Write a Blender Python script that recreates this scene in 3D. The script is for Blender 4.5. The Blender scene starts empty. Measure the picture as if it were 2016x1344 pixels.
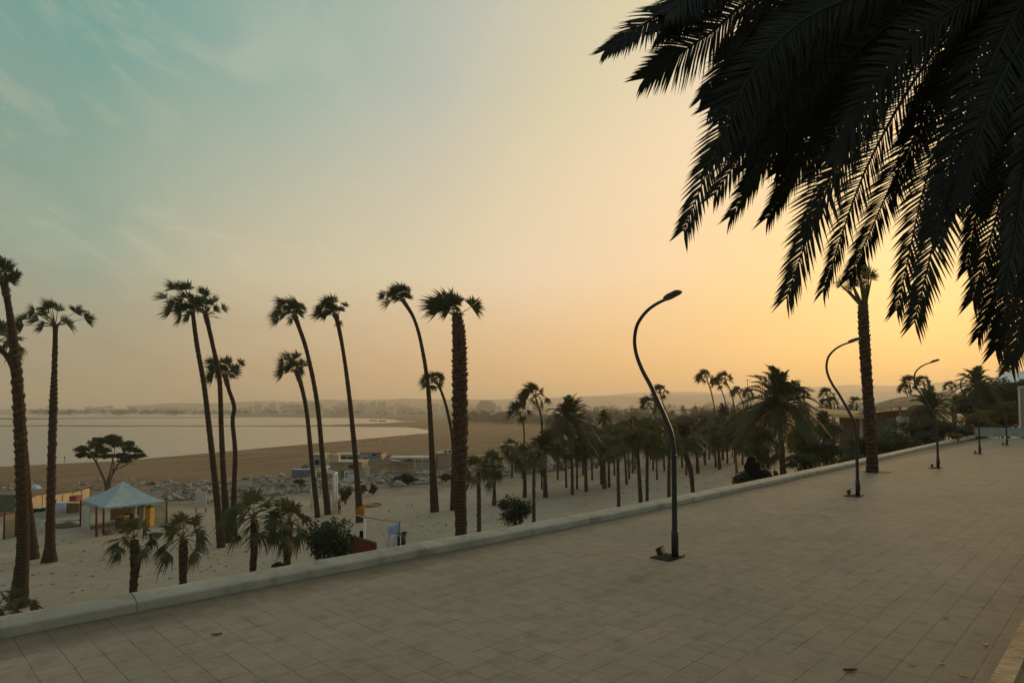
import bpy, math, random
from mathutils import Vector, Matrix, noise
R = math.radians
C = bpy.context.scene.collection
SC = bpy.context.scene

# ------------------------------------------------------------------ camera, sky, sun, exposure
F, CX, CY, PITCH, EYE = 1245.0, 1008.0, 746.0, R(2.5), 2.6      # focal length and principal point in photo pixels
cam_d = bpy.data.cameras.new('camera')
cam = bpy.data.objects.new('camera', cam_d); C.objects.link(cam); SC.camera = cam
cam.location = (0, 0, EYE); cam.rotation_euler = (R(90) + PITCH, 0, 0)
cam_d.sensor_width = 36; cam_d.lens = F / 2016 * 36; cam_d.shift_y = (CY - 672) / 2016
cam_d.clip_start = .05; cam_d.clip_end = 40000
SC.view_settings.view_transform = 'Standard'; SC.view_settings.look = 'None'
SC.view_settings.exposure = 0; SC.view_settings.gamma = 1
SC.cycles.max_bounces = 6; SC.cycles.diffuse_bounces = 3; SC.cycles.glossy_bounces = 2
SC.cycles.transmission_bounces = 3; SC.cycles.volume_bounces = 1; SC.cycles.transparent_max_bounces = 6
SC.cycles.use_denoising = True
SUN_AZ, SUN_EL = R(33.5), R(8.5)
SUN = Vector((math.sin(SUN_AZ) * math.cos(SUN_EL), math.cos(SUN_AZ) * math.cos(SUN_EL), math.sin(SUN_EL)))

def lin(c):
    f = lambda v: v / 12.92 if v <= .04045 else ((v + .055) / 1.055) ** 2.4
    return tuple(f(v / 255) for v in c) + (1,)

class Nodes:
    """short hand for building node trees"""
    def __init__(s, tree): s.t = tree; tree.nodes.clear()
    def n(s, kind, **kw):
        nd = s.t.nodes.new(kind)
        for k, v in kw.items(): setattr(nd, k, v)
        return nd
    def put(s, sock, v):
        if isinstance(v, bpy.types.NodeSocket): s.t.links.new(v, sock)
        else: sock.default_value = v
    def math(s, op, a, b=0., c=None, clamp=False):
        nd = s.n('ShaderNodeMath', operation=op, use_clamp=clamp)
        s.put(nd.inputs[0], a); s.put(nd.inputs[1], b)
        if c is not None: s.put(nd.inputs[2], c)
        return nd.outputs[0]
    def vec(s, op, a, b=None):
        nd = s.n('ShaderNodeVectorMath', operation=op)
        s.put(nd.inputs[0], a)
        if b is not None: s.put(nd.inputs[1], b)
        return nd.outputs['Value'] if op in ('DOT_PRODUCT', 'LENGTH') else nd.outputs[0]
    def ramp(s, fac, stops, interp='LINEAR'):
        nd = s.n('ShaderNodeValToRGB'); cr = nd.color_ramp; cr.interpolation = interp
        while len(cr.elements) < len(stops): cr.elements.new(.5)
        for e, (p, c) in zip(cr.elements, stops): e.position = p; e.color = c if len(c) == 4 else tuple(c) + (1,)
        s.put(nd.inputs[0], fac); return nd.outputs[0]
    def mix(s, fac, a, b, mode='MIX'):
        nd = s.n('ShaderNodeMix', data_type='RGBA', blend_type=mode)
        s.put(nd.inputs[0], fac); s.put(nd.inputs[6], a); s.put(nd.inputs[7], b); return nd.outputs[2]
    def noise(s, vec, scale, detail=4, rough=.55, dist=0.):
        nd = s.n('ShaderNodeTexNoise'); s.put(nd.inputs['Vector'], vec)
        nd.inputs['Scale'].default_value = scale; nd.inputs['Detail'].default_value = detail
        nd.inputs['Roughness'].default_value = rough; nd.inputs['Distortion'].default_value = dist
        return nd.outputs[0]
    def mapr(s, v, a, b, c=0., d=1.):
        nd = s.n('ShaderNodeMapRange'); s.put(nd.inputs[0], v)
        for i, x in enumerate((a, b, c, d)): nd.inputs[i + 1].default_value = x
        return nd.outputs[0]
    def scale(s, v, sc, rot=(0, 0, 0)):
        nd = s.n('ShaderNodeMapping'); s.put(nd.inputs[0], v); nd.inputs['Scale'].default_value = sc; nd.inputs['Rotation'].default_value = rot
        return nd.outputs[0]

W = bpy.data.worlds.new('World'); SC.world = W; W.use_nodes = True
k = Nodes(W.node_tree)
d = k.n('ShaderNodeTexCoord').outputs['Generated']
sep = k.n('ShaderNodeSeparateXYZ'); k.put(sep.inputs[0], d)
cosg = k.vec('DOT_PRODUCT', d, tuple(SUN))
ang = k.math('DIVIDE', k.math('ARCCOSINE', cosg), math.pi)            # 0 at the sun, 1 opposite
A = lambda deg: deg / 180
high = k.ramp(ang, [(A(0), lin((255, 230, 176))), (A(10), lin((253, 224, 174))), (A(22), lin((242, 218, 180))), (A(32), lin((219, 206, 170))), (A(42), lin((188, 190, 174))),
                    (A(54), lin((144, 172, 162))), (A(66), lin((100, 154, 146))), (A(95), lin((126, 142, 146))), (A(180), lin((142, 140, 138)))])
low = k.ramp(ang, [(A(0), lin((255, 202, 108))), (A(10), lin((253, 197, 110))), (A(22), lin((246, 188, 116))), (A(33), lin((228, 180, 122))), (A(48), lin((204, 168, 126))),
                   (A(66), lin((166, 148, 120))), (A(95), lin((142, 130, 112))), (A(180), lin((122, 116, 106)))])
midc = k.ramp(ang, [(A(0), lin((255, 218, 150))), (A(10), lin((253, 214, 150))), (A(20), lin((249, 214, 168))), (A(33), lin((237, 212, 178))), (A(45), lin((216, 201, 168))), (A(56), lin((198, 188, 159))), (A(67), lin((146, 165, 146))), (A(95), lin((136, 142, 126))), (A(180), lin((130, 128, 114)))])
elev = k.math('ARCSINE', sep.outputs[2])
e90 = k.math('DIVIDE', elev, R(90), clamp=True)
t1 = k.ramp(e90, [(0, (0, 0, 0)), (.03, (.06,) * 3), (.075, (.45,) * 3), (.13, (1,) * 3)])
t2 = k.ramp(e90, [(.12, (0, 0, 0)), (.20, (.45,) * 3), (.30, (1,) * 3)])
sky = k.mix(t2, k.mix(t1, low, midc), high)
# thin wisps of high cloud on a flat layer overhead
zc = k.math('ADD', k.math('MAXIMUM', sep.outputs[2], 0), .12)
dv = k.n('ShaderNodeCombineXYZ'); k.put(dv.inputs[0], k.math('DIVIDE', sep.outputs[0], zc)); k.put(dv.inputs[1], k.math('DIVIDE', sep.outputs[1], zc))
pl = k.scale(dv.outputs[0], (1.0, .42, 1), (0, 0, R(20)))
w1 = k.mapr(k.noise(pl, 2.2, 9, .64, 1.6), .54, .74)
w2 = k.mapr(k.noise(pl, .9, 5, .6, .6), .42, .75)
wisp = k.math('MULTIPLY', k.math('MULTIPLY', w1, w2), k.mapr(sep.outputs[2], .06, .3))
w3 = k.math('MULTIPLY', k.mapr(k.noise(k.scale(dv.outputs[0], (1.6, .5, 1), (0, 0, R(-38))), 3.4, 10, .68, 2.2), .60, .74), k.mapr(k.noise(dv.outputs[0], 1.1, 3, .5), .50, .62))
wisp = k.math('MAXIMUM', wisp, k.math('MULTIPLY', w3, k.mapr(sep.outputs[2], .10, .28)))
soft = k.math('MULTIPLY', k.mapr(k.noise(pl, 1.3, 7, .6, .8), .42, .8), .20)
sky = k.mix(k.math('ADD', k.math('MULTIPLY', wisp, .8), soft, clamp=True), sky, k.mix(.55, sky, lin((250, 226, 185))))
ns = k.n('ShaderNodeTexSky', sky_type='NISHITA', sun_disc=False, sun_elevation=SUN_EL, sun_rotation=SUN_AZ, air_density=1.5, dust_density=4, ozone_density=2)
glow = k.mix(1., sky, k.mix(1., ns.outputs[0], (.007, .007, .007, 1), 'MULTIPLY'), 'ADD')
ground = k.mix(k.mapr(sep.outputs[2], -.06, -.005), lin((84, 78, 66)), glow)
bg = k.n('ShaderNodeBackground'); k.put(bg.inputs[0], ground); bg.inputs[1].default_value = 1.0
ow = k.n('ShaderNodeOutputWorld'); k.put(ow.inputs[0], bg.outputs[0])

sd = bpy.data.lights.new('sun', 'SUN'); sd.energy = 1.8; sd.angle = R(10); sd.color = (1, .56, .22)
so = bpy.data.objects.new('sun', sd); C.objects.link(so); so.rotation_euler = (-SUN).to_track_quat('-Z', 'Y').to_euler()

# ------------------------------------------------------------------ helpers
def ray(px, py):
    u, v = (px - CX) / F, (CY - py) / F
    return Vector((u, math.cos(PITCH) - v * math.sin(PITCH), math.sin(PITCH) + v * math.cos(PITCH)))
def at(px, py, Y):                                   # the point of the view ray at depth Y
    r = ray(px, py); return Vector((0, 0, EYE)) + r * (Y / r.y)
def on_plane(px, py, z):
    r = ray(px, py); return Vector((0, 0, EYE)) + r * ((z - EYE) / r.z)
UX, UY = .703, .711                                  # direction of the promenade; its seaward normal is (-UY, UX)
def st(x, y): return (-UY * x + UX * y, UX * x + UY * y)
def xy(s, t): return (-UY * s + UX * t, UX * s + UY * t)
SEA = EYE - 23
def ground_z(x, y):
    s, t = st(x, y)
    if s < 9.25: return -.5
    h = 9 + .06 * s - .03 * t
    h = max(h, 7.0)
    h = 23 - math.log1p(math.exp(min(40, (23 - h) * 1.2))) / 1.2
    if s < 40: h = min(h, .34 * s)
    z = EYE - h
    if s > 60:
        q = s + .75 * t
        a = max(0, min(1, (q - 95) / 30)) * max(0, min(1, (230 - q) / 60))
        if a > 0: z += a * (.9 * noise.noise(Vector((x * .07, y * .07, 3))) + .4 * noise.noise(Vector((x * .25, y * .25, 7))))
    return z
def ground(px, py):                                  # where the view ray meets the lower ground
    r = ray(px, py); o = Vector((0, 0, EYE)); r = r / r.y
    a = 9.0
    while a < 9000:
        b = a * 1.02 + .1; p = o + r * b
        if p.z < ground_z(p.x, p.y) and st(p.x, p.y)[0] > 9.5: break
        a = b
    for _ in range(25):
        m = (a + b) / 2; p = o + r * m
        if p.z < ground_z(p.x, p.y): b = m
        else: a = m
    p = o + r * b; p.z = ground_z(p.x, p.y); return p

class MB:
    """collects faces and links them as one mesh object"""
    def __init__(s): s.v = []; s.f = []; s.m = []; s.mi = 0; s.sm = []
    def face(s, pts, smooth=False):
        i = len(s.v); s.v += [tuple(p) for p in pts]; s.f.append(tuple(range(i, i + len(pts)))); s.m.append(s.mi); s.sm.append(smooth)
    def idx(s, faces, smooth=False):
        for f in faces: s.f.append(f); s.m.append(s.mi); s.sm.append(smooth)
    def box(s, c, size, rz=0, top=None, tilt=None):
        hx, hy, hz = size[0] / 2, size[1] / 2, size[2] / 2
        m = Matrix.Rotation(rz, 3, 'Z')
        if tilt: m = m @ Matrix.Rotation(tilt[0], 3, 'X') @ Matrix.Rotation(tilt[1], 3, 'Y')
        i = len(s.v); k = top if top is not None else 1
        for z in (-1, 1):
            for x, y in ((-1, -1), (1, -1), (1, 1), (-1, 1)):
                q = k if z > 0 else 1
                s.v.append(tuple(Vector(c) + m @ Vector((x * hx * q, y * hy * q, z * hz))))
        s.idx([(i + a, i + b, i + c2, i + d2) for a, b, c2, d2 in ((3, 2, 1, 0), (4, 5, 6, 7), (0, 1, 5, 4), (1, 2, 6, 5), (2, 3, 7, 6), (3, 0, 4, 7))])
    def bar(s, a, b, w, h=None):
        a, b = Vector(a), Vector(b); s.tube([a, b], [w / 2 * 1.2] * 2, 4)
    def tube(s, pts, rad, n=8, cap=True, jit=0., rng=random):
        pts = [Vector(p) for p in pts]; i0 = len(s.v); t0 = None
        for j, p in enumerate(pts):
            t = (pts[min(j + 1, len(pts) - 1)] - pts[max(j - 1, 0)]).normalized()
            if t0 is None:
                x = t.orthogonal().normalized()
                if abs(t.z) > .7: x = Vector((1, 0, 0)) - t * t.x; x.normalize()
            else: x = (x - t * x.dot(t)).normalized()
            t0 = t; y = t.cross(x)
            for q in range(n):
                a = 2 * math.pi * (q + .5) / n
                rr = rad[j] * (1 + (rng.uniform(-jit, jit) if jit else 0))
                s.v.append(tuple(p + (x * math.cos(a) + y * math.sin(a)) * rr))
        for j in range(len(pts) - 1):
            for q in range(n):
                a, b = i0 + j * n + q, i0 + j * n + (q + 1) % n
                s.idx([(a, b, b + n, a + n)], True)
        if cap:
            s.idx([tuple(i0 + q for q in reversed(range(n))), tuple(i0 + (len(pts) - 1) * n + q for q in range(n))])
    def mesh(s, name, mat, origin=(0, 0, 0)):
        o = Vector(origin); me = bpy.data.meshes.new(name)
        me.from_pydata([(x - o.x, y - o.y, z - o.z) for x, y, z in s.v], [], s.f)
        for m in (mat if isinstance(mat, (list, tuple)) else [mat]): me.materials.append(m)
        me.polygons.foreach_set('material_index', s.m); me.polygons.foreach_set('use_smooth', s.sm); me.update()
        return me
    def build(s, name, mat, parent=None, origin=None):
        o = Vector(parent.location) if parent is not None and origin is None else Vector(origin or (0, 0, 0))
        ob = bpy.data.objects.new(name, s.mesh(name, mat, o)); C.objects.link(ob)
        if parent is not None: ob.parent = parent
        else: ob.location = o
        return ob
def sub(name, mb, mat, part, root):                  # a sub-part: a child of a part that itself sits at its thing's origin
    ob = bpy.data.objects.new(name, mb.mesh(name, mat, root.location)); C.objects.link(ob); ob.parent = part; return ob
def tag(o, label=None, cat=None, group=None, kind=None):
    for kk, v in (('label', label), ('category', cat), ('group', group), ('kind', kind)):
        if v: o[kk] = v
    return o
def thing(name, loc, label, cat, group=None):
    o = bpy.data.objects.new(name, None); C.objects.link(o); o.location = loc; o.empty_display_size = .2
    return tag(o, label, cat, group)
def part(name, mesh, parent, loc=(0, 0, 0), rot=(0, 0, 0), sc=1):
    o = bpy.data.objects.new(name, mesh); C.objects.link(o); o.parent = parent; o.location = loc; o.rotation_euler = rot
    o.scale = (sc,) * 3 if not isinstance(sc, tuple) else sc
    return o
def spline(pts, n):                                  # Catmull-Rom through the points
    pts = [Vector(p) for p in pts]; P = [pts[0] * 2 - pts[1]] + pts + [pts[-1] * 2 - pts[-2]]; out = []
    m = len(pts) - 1
    for i in range(n + 1):
        g = i / n * m; j = min(int(g), m - 1); t = g - j; a, b, c, e = P[j:j + 4]
        out.append(.5 * ((2 * b) + (c - a) * t + (2 * a - 5 * b + 4 * c - e) * t * t + (3 * b - a - 3 * c + e) * t ** 3))
    return out

# ------------------------------------------------------------------ materials
def material(name, col, rough=.8, var=.25, scale=3., col2=None, bump=0., bscale=None, metal=0., stretch=(1, 1, 1), spec=.3):
    m = bpy.data.materials.new(name); m.use_nodes = True; k = Nodes(m.node_tree)
    co = k.scale(k.n('ShaderNodeTexCoord').outputs['Object'], stretch)
    nz = k.noise(co, scale, 6, .6)
    c2 = col2 or tuple(v * (1 - var) for v in col[:3]); c1 = col if col2 else tuple(min(1, v * (1 + var)) for v in col[:3])
    c = k.ramp(nz, [(.3, c2), (.7, c1)])
    b = k.n('ShaderNodeBsdfPrincipled'); k.put(b.inputs['Base Color'], c); b.inputs['Roughness'].default_value = rough
    b.inputs['Metallic'].default_value = metal; b.inputs['Specular IOR Level'].default_value = spec
    if bump:
        bp = k.n('ShaderNodeBump'); bp.inputs['Strength'].default_value = bump; bp.inputs['Distance'].default_value = .05
        k.put(bp.inputs['Height'], k.noise(co, bscale or scale * 4, 5, .6)); k.put(b.inputs['Normal'], bp.outputs[0])
    k.put(k.n('ShaderNodeOutputMaterial').inputs[0], b.outputs[0])
    return m
def leaf_material(name, col, col2, scale=1.5, trans=.25):
    m = bpy.data.materials.new(name); m.use_nodes = True; k = Nodes(m.node_tree)
    nz = k.noise(k.n('ShaderNodeTexCoord').outputs['Object'], scale, 5, .65)
    c = k.ramp(nz, [(.32, col2), (.68, col)])
    b = k.n('ShaderNodeBsdfPrincipled'); k.put(b.inputs['Base Color'], c); b.inputs['Roughness'].default_value = .6; b.inputs['Specular IOR Level'].default_value = .25
    t = k.n('ShaderNodeBsdfTranslucent'); k.put(t.inputs[0], k.mix(1., c, (1.3, 1.2, .5, 1), 'MULTIPLY'))
    x = k.n('ShaderNodeMixShader'); x.inputs[0].default_value = trans; k.put(x.inputs[1], b.outputs[0]); k.put(x.inputs[2], t.outputs[0])
    k.put(k.n('ShaderNodeOutputMaterial').inputs[0], x.outputs[0])
    return m
M = {}
M['concrete'] = material('weathered concrete', (.36, .33, .28), .85, .2, 1.6, bump=.25, bscale=9)
M['endwall'] = material('painted end wall', (.30, .36, .35), .8, .2, 1.2)
M['terrace'] = material('terrace stone', (.27, .215, .135), .8, .3, 2.2, bump=.3)
M['black_metal'] = material('dark painted steel', (.022, .025, .028), .5, .3, 8, spec=.45)
M['lamp_glass'] = material('lamp lens', (.10, .10, .09), .7, .1, 4, spec=.1)
M['trunk'] = material('palm trunk', (.060, .039, .025), .9, .4, 3.2, bump=.6, bscale=10, stretch=(1, 1, 2.6))
def overlay(m, build):                                # multiply something more into a material's base colour
    k = Nodes.__new__(Nodes); k.t = m.node_tree; b = [n for n in k.t.nodes if n.type == 'BSDF_PRINCIPLED'][0]
    src = b.inputs['Base Color'].links[0].from_socket; co = k.n('ShaderNodeTexCoord').outputs['Object']
    k.put(b.inputs['Base Color'], build(k, src, co))
def rings(k, src, co):
    w = k.n('ShaderNodeTexWave', bands_direction='Z'); k.put(w.inputs['Vector'], co); w.inputs['Scale'].default_value = 1.7; w.inputs['Distortion'].default_value = 2.5; w.inputs['Detail'].default_value = 3
    return k.mix(1., src, k.ramp(w.outputs[1], [(.1, (.45, .42, .40)), (.55, (1.15, 1.1, 1.05))]), 'MULTIPLY')
overlay(M['trunk'], rings)
def weather(k, src, co):
    c = k.mix(k.mapr(k.noise(k.scale(co, (1, 1, .25)), 2.2, 6, .7, .6), .50, .68, 0, .55), src, (.13, .125, .105, 1))
    return k.mix(k.mapr(k.noise(co, 5.5, 6, .75), .57, .72, 0, .5), c, (.44, .40, .34, 1))
overlay(M['concrete'], weather)
M['boots'] = material('old leaf bases', (.125, .085, .054), .9, .5, 5.5, bump=.4)
M['date_trunk'] = material('date palm trunk', (.06, .042, .028), .95, .45, 6, bump=.5)
M['fan'] = leaf_material('fan palm leaf', (.045, .062, .024), (.018, .032, .014), 1.6)
M['fan_young'] = leaf_material('young fan palm leaf', (.095, .10, .045), (.04, .055, .022), 1.3)
M['fan_dry'] = leaf_material('dry fan leaf', (.11, .085, .04), (.05, .05, .02), 1.6)
M['date'] = leaf_material('date palm frond', (.075, .09, .038), (.032, .046, .02), 1.2)
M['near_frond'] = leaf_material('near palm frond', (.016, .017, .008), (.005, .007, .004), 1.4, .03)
M['stalk'] = material('frond stalk', (.12, .10, .04), .7, .3, 4)
M['bush'] = leaf_material('bush leaf', (.035, .055, .02), (.012, .024, .01), 1.8, .2)
M['olive'] = leaf_material('yellow green leaf', (.22, .19, .035), (.06, .07, .02), .9, .3)
M['scrub'] = leaf_material('dry scrub', (.09, .08, .035), (.035, .04, .018), 1.2, .15)
M['wood_far'] = leaf_material('far woodland leaf', (.05, .046, .026), (.018, .02, .012), .05, .05)
M['bark'] = material('tree bark', (.13, .10, .07), .9, .4, 4)
M['blue_tarp'] = material('grey blue tarpaulin', (.29, .36, .40), .55, .16, 1.1, bump=.3, bscale=2)
M['red_post'] = material('dark red post', (.13, .035, .022), .7, .25, 3)
M['white_panel'] = material('weathered white panel', (.50, .50, .45), .7, .2, 1.4)
M['ochre_panel'] = material('ochre panel', (.42, .36, .24), .75, .25, 1.2)
M['cream'] = material('cream boards', (.62, .50, .33), .7, .12, 1.5)
M['grey_tarp'] = material('grey green tarp', (.13, .14, .11), .8, .3, .9, bump=.3)
M['dark'] = material('dark cloth', (.009, .010, .011), .95, .3, 3, spec=.03)
M['brown'] = material('brown timber', (.15, .10, .055), .8, .3, 3)
M['red'] = material('red paint', (.32, .05, .035), .6, .3, 4)
M['yellow'] = material('yellow paint', (.50, .36, .05), .6, .3, 4)
M['orange'] = material('orange cloth', (.38, .14, .018), .8, .25, 6)
M['purple'] = material('purple grey sheet', (.24, .22, .33), .6, .2, 1, stretch=(1, 1, 6))
M['wall_white'] = material('stained white render', (.40, .38, .34), .85, .25, .5, bump=.2)
M['wall_beige'] = material('beige render', (.36, .29, .20), .85, .18, .5)
M['opening'] = material('dark opening', (.03, .028, .025), .7, .3, 1)
M['blue'] = material('blue paint', (.06, .27, .42), .6, .3, 1.4)
M['letter_blue'] = material('blue lettering', (.035, .16, .40), .6, .15, 2)
M['teal'] = material('teal paint', (.04, .17, .17), .6, .25, 1)
M['white'] = material('white paint', (.70, .68, .62), .6, .12, 2)
M['lattice'] = material('pale lattice', (.45, .42, .37), .7, .2, 2)
M['rust'] = material('rusty roofing', (.22, .10, .07), .8, .4, 1.2)
M['canopy'] = material('pale canopy fabric', (.78, .64, .44), .75, .16, .6, bump=.3, bscale=1.2)
def cloth_through(m, w):
    k = m.node_tree; b = k.nodes['Principled BSDF']; t = k.nodes.new('ShaderNodeBsdfTranslucent'); x = k.nodes.new('ShaderNodeMixShader'); x.inputs[0].default_value = w
    k.links.new(b.inputs['Base Color'].links[0].from_socket, t.inputs[0]); o = [n for n in k.nodes if n.type == 'OUTPUT_MATERIAL'][0]
    k.links.new(b.outputs[0], x.inputs[1]); k.links.new(t.outputs[0], x.inputs[2]); k.links.new(x.outputs[0], o.inputs[0])
cloth_through(M['canopy'], .7)
M['robe_blue'] = material('pale blue cloth', (.50, .58, .80), .85, .2, 4)
M['robe_white'] = material('white cloth', (.80, .78, .80), .85, .15, 5)
M['denim'] = material('dark denim', (.035, .06, .13), .85, .3, 6)
M['rock'] = material('pale broken stone', (.46, .40, .33), .95, .45, .55, col2=(.14, .115, .09), bump=.4)
M['soil'] = material('planting soil', (.05, .042, .03), .95, .4, 6)
M['skin'] = material('skin', (.26, .14, .09), .6, .1, 8)
M['hair'] = material('black hair', (.012, .010, .009), .6, .2, 20)
M['shirt'] = material('grey shirt', (.12, .13, .14), .85, .2, 6)
M['shirt_red'] = material('red shirt', (.36, .08, .05), .85, .2, 6)
M['shirt_white'] = material('white shirt', (.55, .53, .5), .85, .2, 6)
M['trouser'] = material('dark trousers', (.025, .028, .035), .85, .2, 6)
M['dry_leaf'] = material('fallen leaf', (.62, .40, .11), .8, .35, 30)
M['brown_leaf'] = material('brown fallen leaf', (.05, .025, .015), .9, .3, 30)
M['hill'] = material('far hills', (.30, .22, .15), .95, .3, .002)
M['net'] = material('brown netting', (.12, .095, .065), .95, .4, 4, bump=.5)

def tile_material():
    m = bpy.data.materials.new('promenade paving'); m.use_nodes = True; k = Nodes(m.node_tree)
    co = k.n('ShaderNodeTexCoord').outputs['Object']
    wob = k.vec('ADD', co, k.vec('SCALE', k.n('ShaderNodeTexNoise').outputs[1]))
    sp = k.n('ShaderNodeSeparateXYZ'); k.put(sp.inputs[0], co)
    T = .30
    jit = k.math('MULTIPLY', k.math('SUBTRACT', k.noise(co, 1.7, 2), .5), .018)
    u = k.math('DIVIDE', k.math('ADD', sp.outputs[0], jit), T); v = k.math('DIVIDE', k.math('ADD', sp.outputs[1], jit), T)
    def edge(x): f = k.math('FRACT', x); return k.math('MINIMUM', f, k.math('SUBTRACT', 1, f))
    e = k.math('MINIMUM', edge(u), edge(v))
    broken = k.mapr(k.noise(co, 2.3, 4, .7), .36, .58, .25, 1)
    line = k.math('MULTIPLY', k.mapr(e, .009, .026, 1, 0), broken)
    cell = k.n('ShaderNodeCombineXYZ'); k.put(cell.inputs[0], k.math('FLOOR', u)); k.put(cell.inputs[1], k.math('FLOOR', v))
    wn = k.n('ShaderNodeTexWhiteNoise', noise_dimensions='2D'); k.put(wn.inputs[0], cell.outputs[0])
    big = k.noise(co, .35, 5, .6); med = k.noise(co, 3.5, 6, .68, .4); fine = k.noise(co, 40, 3, .6)
    c = k.ramp(wn.outputs[0], [(0, (.222, .196, .162)), (.35, (.236, .205, .167)), (.7, (.248, .214, .174)), (1, (.230, .212, .180))])
    c = k.mix(.55, c, k.ramp(big, [(.3, (.18, .170, .145)), (.5, (.245, .212, .170)), (.7, (.30, .250, .195))]))
    c = k.mix(k.mapr(med, .48, .72, 0, .65), c, (.135, .128, .110, 1))
    c = k.mix(k.mapr(k.noise(co, 1.1, 6, .7, .8), .56, .74, 0, .45), c, (.33, .27, .205, 1))
    c = k.mix(k.math('MULTIPLY', fine, .25), c, (.12, .11, .095, 1))
    odd = k.n('ShaderNodeTexWhiteNoise', noise_dimensions='3D'); k.put(odd.inputs[0], cell.outputs[0])
    c = k.mix(k.mapr(odd.outputs[0], .965, .97, 0, .22), c, (.15, .145, .125, 1)); c = k.mix(k.mapr(odd.outputs[0], .03, .02, 0, .18), c, (.31, .245, .19, 1))
    c = k.mix(k.mapr(k.noise(co, .55, 7, .72, 1.2), .55, .66, 0, .5), c, (.145, .132, .108, 1))
    c = k.mix(1., c, (1.38, 1.33, 1.28, 1), 'MULTIPLY'); c = k.mix(k.math('MULTIPLY', line, .72), c, (.10, .085, .068, 1))
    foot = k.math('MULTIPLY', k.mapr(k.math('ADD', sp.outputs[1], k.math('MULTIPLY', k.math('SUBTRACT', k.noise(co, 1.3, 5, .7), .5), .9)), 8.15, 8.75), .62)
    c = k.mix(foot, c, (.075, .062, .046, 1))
    c = k.mix(k.mapr(k.noise(co, 7, 4, .75), .66, .76, 0, .5), c, (.09, .078, .06, 1))
    b = k.n('ShaderNodeBsdfPrincipled'); k.put(b.inputs['Base Color'], c); b.inputs['Roughness'].default_value = .92; b.inputs['Specular IOR Level'].default_value = .04
    bp = k.n('ShaderNodeBump'); bp.inputs['Strength'].default_value = .35; bp.inputs['Distance'].default_value = .006
    k.put(bp.inputs['Height'], k.math('SUBTRACT', k.math('ADD', k.math('MULTIPLY', med, .45), k.math('MULTIPLY', wn.outputs[0], .22)), line)); k.put(b.inputs['Normal'], bp.outputs[0])
    k.put(k.n('ShaderNodeOutputMaterial').inputs[0], b.outputs[0]); return m
M['tiles'] = tile_material()

def ground_material():
    m = bpy.data.materials.new('plaza beach and plain'); m.use_nodes = True; k = Nodes(m.node_tree)
    co = k.n('ShaderNodeTexCoord').outputs['Object']
    s = k.vec('DOT_PRODUCT', co, (-UY, UX, 0)); t = k.vec('DOT_PRODUCT', co, (UX, UY, 0))
    q = k.math('ADD', s, k.math('MULTIPLY', t, .75))
    n1 = k.noise(co, .09, 6, .65); n2 = k.noise(co, .8, 5, .6); n3 = k.noise(co, .012, 5, .6)
    qn = k.math('ADD', q, k.math('MULTIPLY', k.math('SUBTRACT', n1, .5), 46))
    pave = k.ramp(n2, [(.3, (.41, .335, .258)), (.7, (.49, .405, .312))])
    pave = k.mix(k.mapr(k.noise(co, .16, 6, .7), .45, .7, 0, .6), pave, (.36, .28, .205, 1))
    # small pavers on the plaza
    st_ = k.n('ShaderNodeCombineXYZ'); k.put(st_.inputs[0], t); k.put(st_.inputs[1], s)
    br = k.n('ShaderNodeTexBrick'); k.put(br.inputs['Vector'], st_.outputs[0]); br.inputs['Scale'].default_value = 1.6
    br.inputs['Mortar Size'].default_value = .035; br.inputs['Color1'].default_value = (1, 1, 1, 1); br.inputs['Color2'].default_value = (.86, .86, .86, 1); br.inputs['Mortar'].default_value = (.66, .63, .6, 1)
    pave = k.mix(.8, pave, k.mix(1., pave, br.outputs[0], 'MULTIPLY'))
    rub = k.ramp(k.noise(co, .45, 6, .7), [(.35, (.17, .14, .105)), (.65, (.30, .255, .20))])
    stre = k.noise(k.scale(co, (.010, .035, 1), (0, 0, R(-14))), 1.0, 8, .66, .6)
    sand = k.ramp(stre, [(.3, (.14, .082, .042)), (.47, (.215, .128, .066)), (.62, (.29, .178, .096)), (.75, (.165, .10, .054))])
    sand = k.mix(k.math('MULTIPLY', k.noise(co, .5, 5, .7), .35), sand, (.12, .08, .045, 1))
    c = k.mix(k.mapr(qn, 104, 118), pave, rub)
    c = k.mix(k.mapr(qn, 158, 182), c, sand)
    far = k.vec('LENGTH', co)
    c = k.mix(k.mapr(far, 900, 1600), c, k.ramp(n3, [(.35, (.12, .10, .055)), (.65, (.23, .165, .10))]))
    b = k.n('ShaderNodeBsdfPrincipled'); k.put(b.inputs['Base Color'], c); b.inputs['Roughness'].default_value = .9; b.inputs['Specular IOR Level'].default_value = .15
    bp = k.n('ShaderNodeBump'); bp.inputs['Strength'].default_value = .5; bp.inputs['Distance'].default_value = .25
    k.put(bp.inputs['Height'], k.noise(co, 1.4, 6, .65)); k.put(b.inputs['Normal'], bp.outputs[0])
    k.put(k.n('ShaderNodeOutputMaterial').inputs[0], b.outputs[0]); return m
M['ground'] = ground_material()

def water_material():
    m = bpy.data.materials.new('shallow sea water'); m.use_nodes = True; k = Nodes(m.node_tree)
    co = k.n('ShaderNodeTexCoord').outputs['Object']
    b = k.n('ShaderNodeBsdfPrincipled')
    k.put(b.inputs['Base Color'], k.ramp(k.noise(co, .01, 4), [(.35, (.10, .105, .10)), (.65, (.125, .125, .115))]))
    b.inputs['Roughness'].default_value = .16; b.inputs['IOR'].default_value = 1.33
    bp = k.n('ShaderNodeBump'); bp.inputs['Strength'].default_value = .12; bp.inputs['Distance'].default_value = .4
    k.put(bp.inputs['Height'], k.noise(k.scale(co, (.25, 1, 1)), .35, 5, .6)); k.put(b.inputs['Normal'], bp.outputs[0])
    k.put(k.n('ShaderNodeOutputMaterial').inputs[0], b.outputs[0]); return m
M['water'] = water_material()

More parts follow.
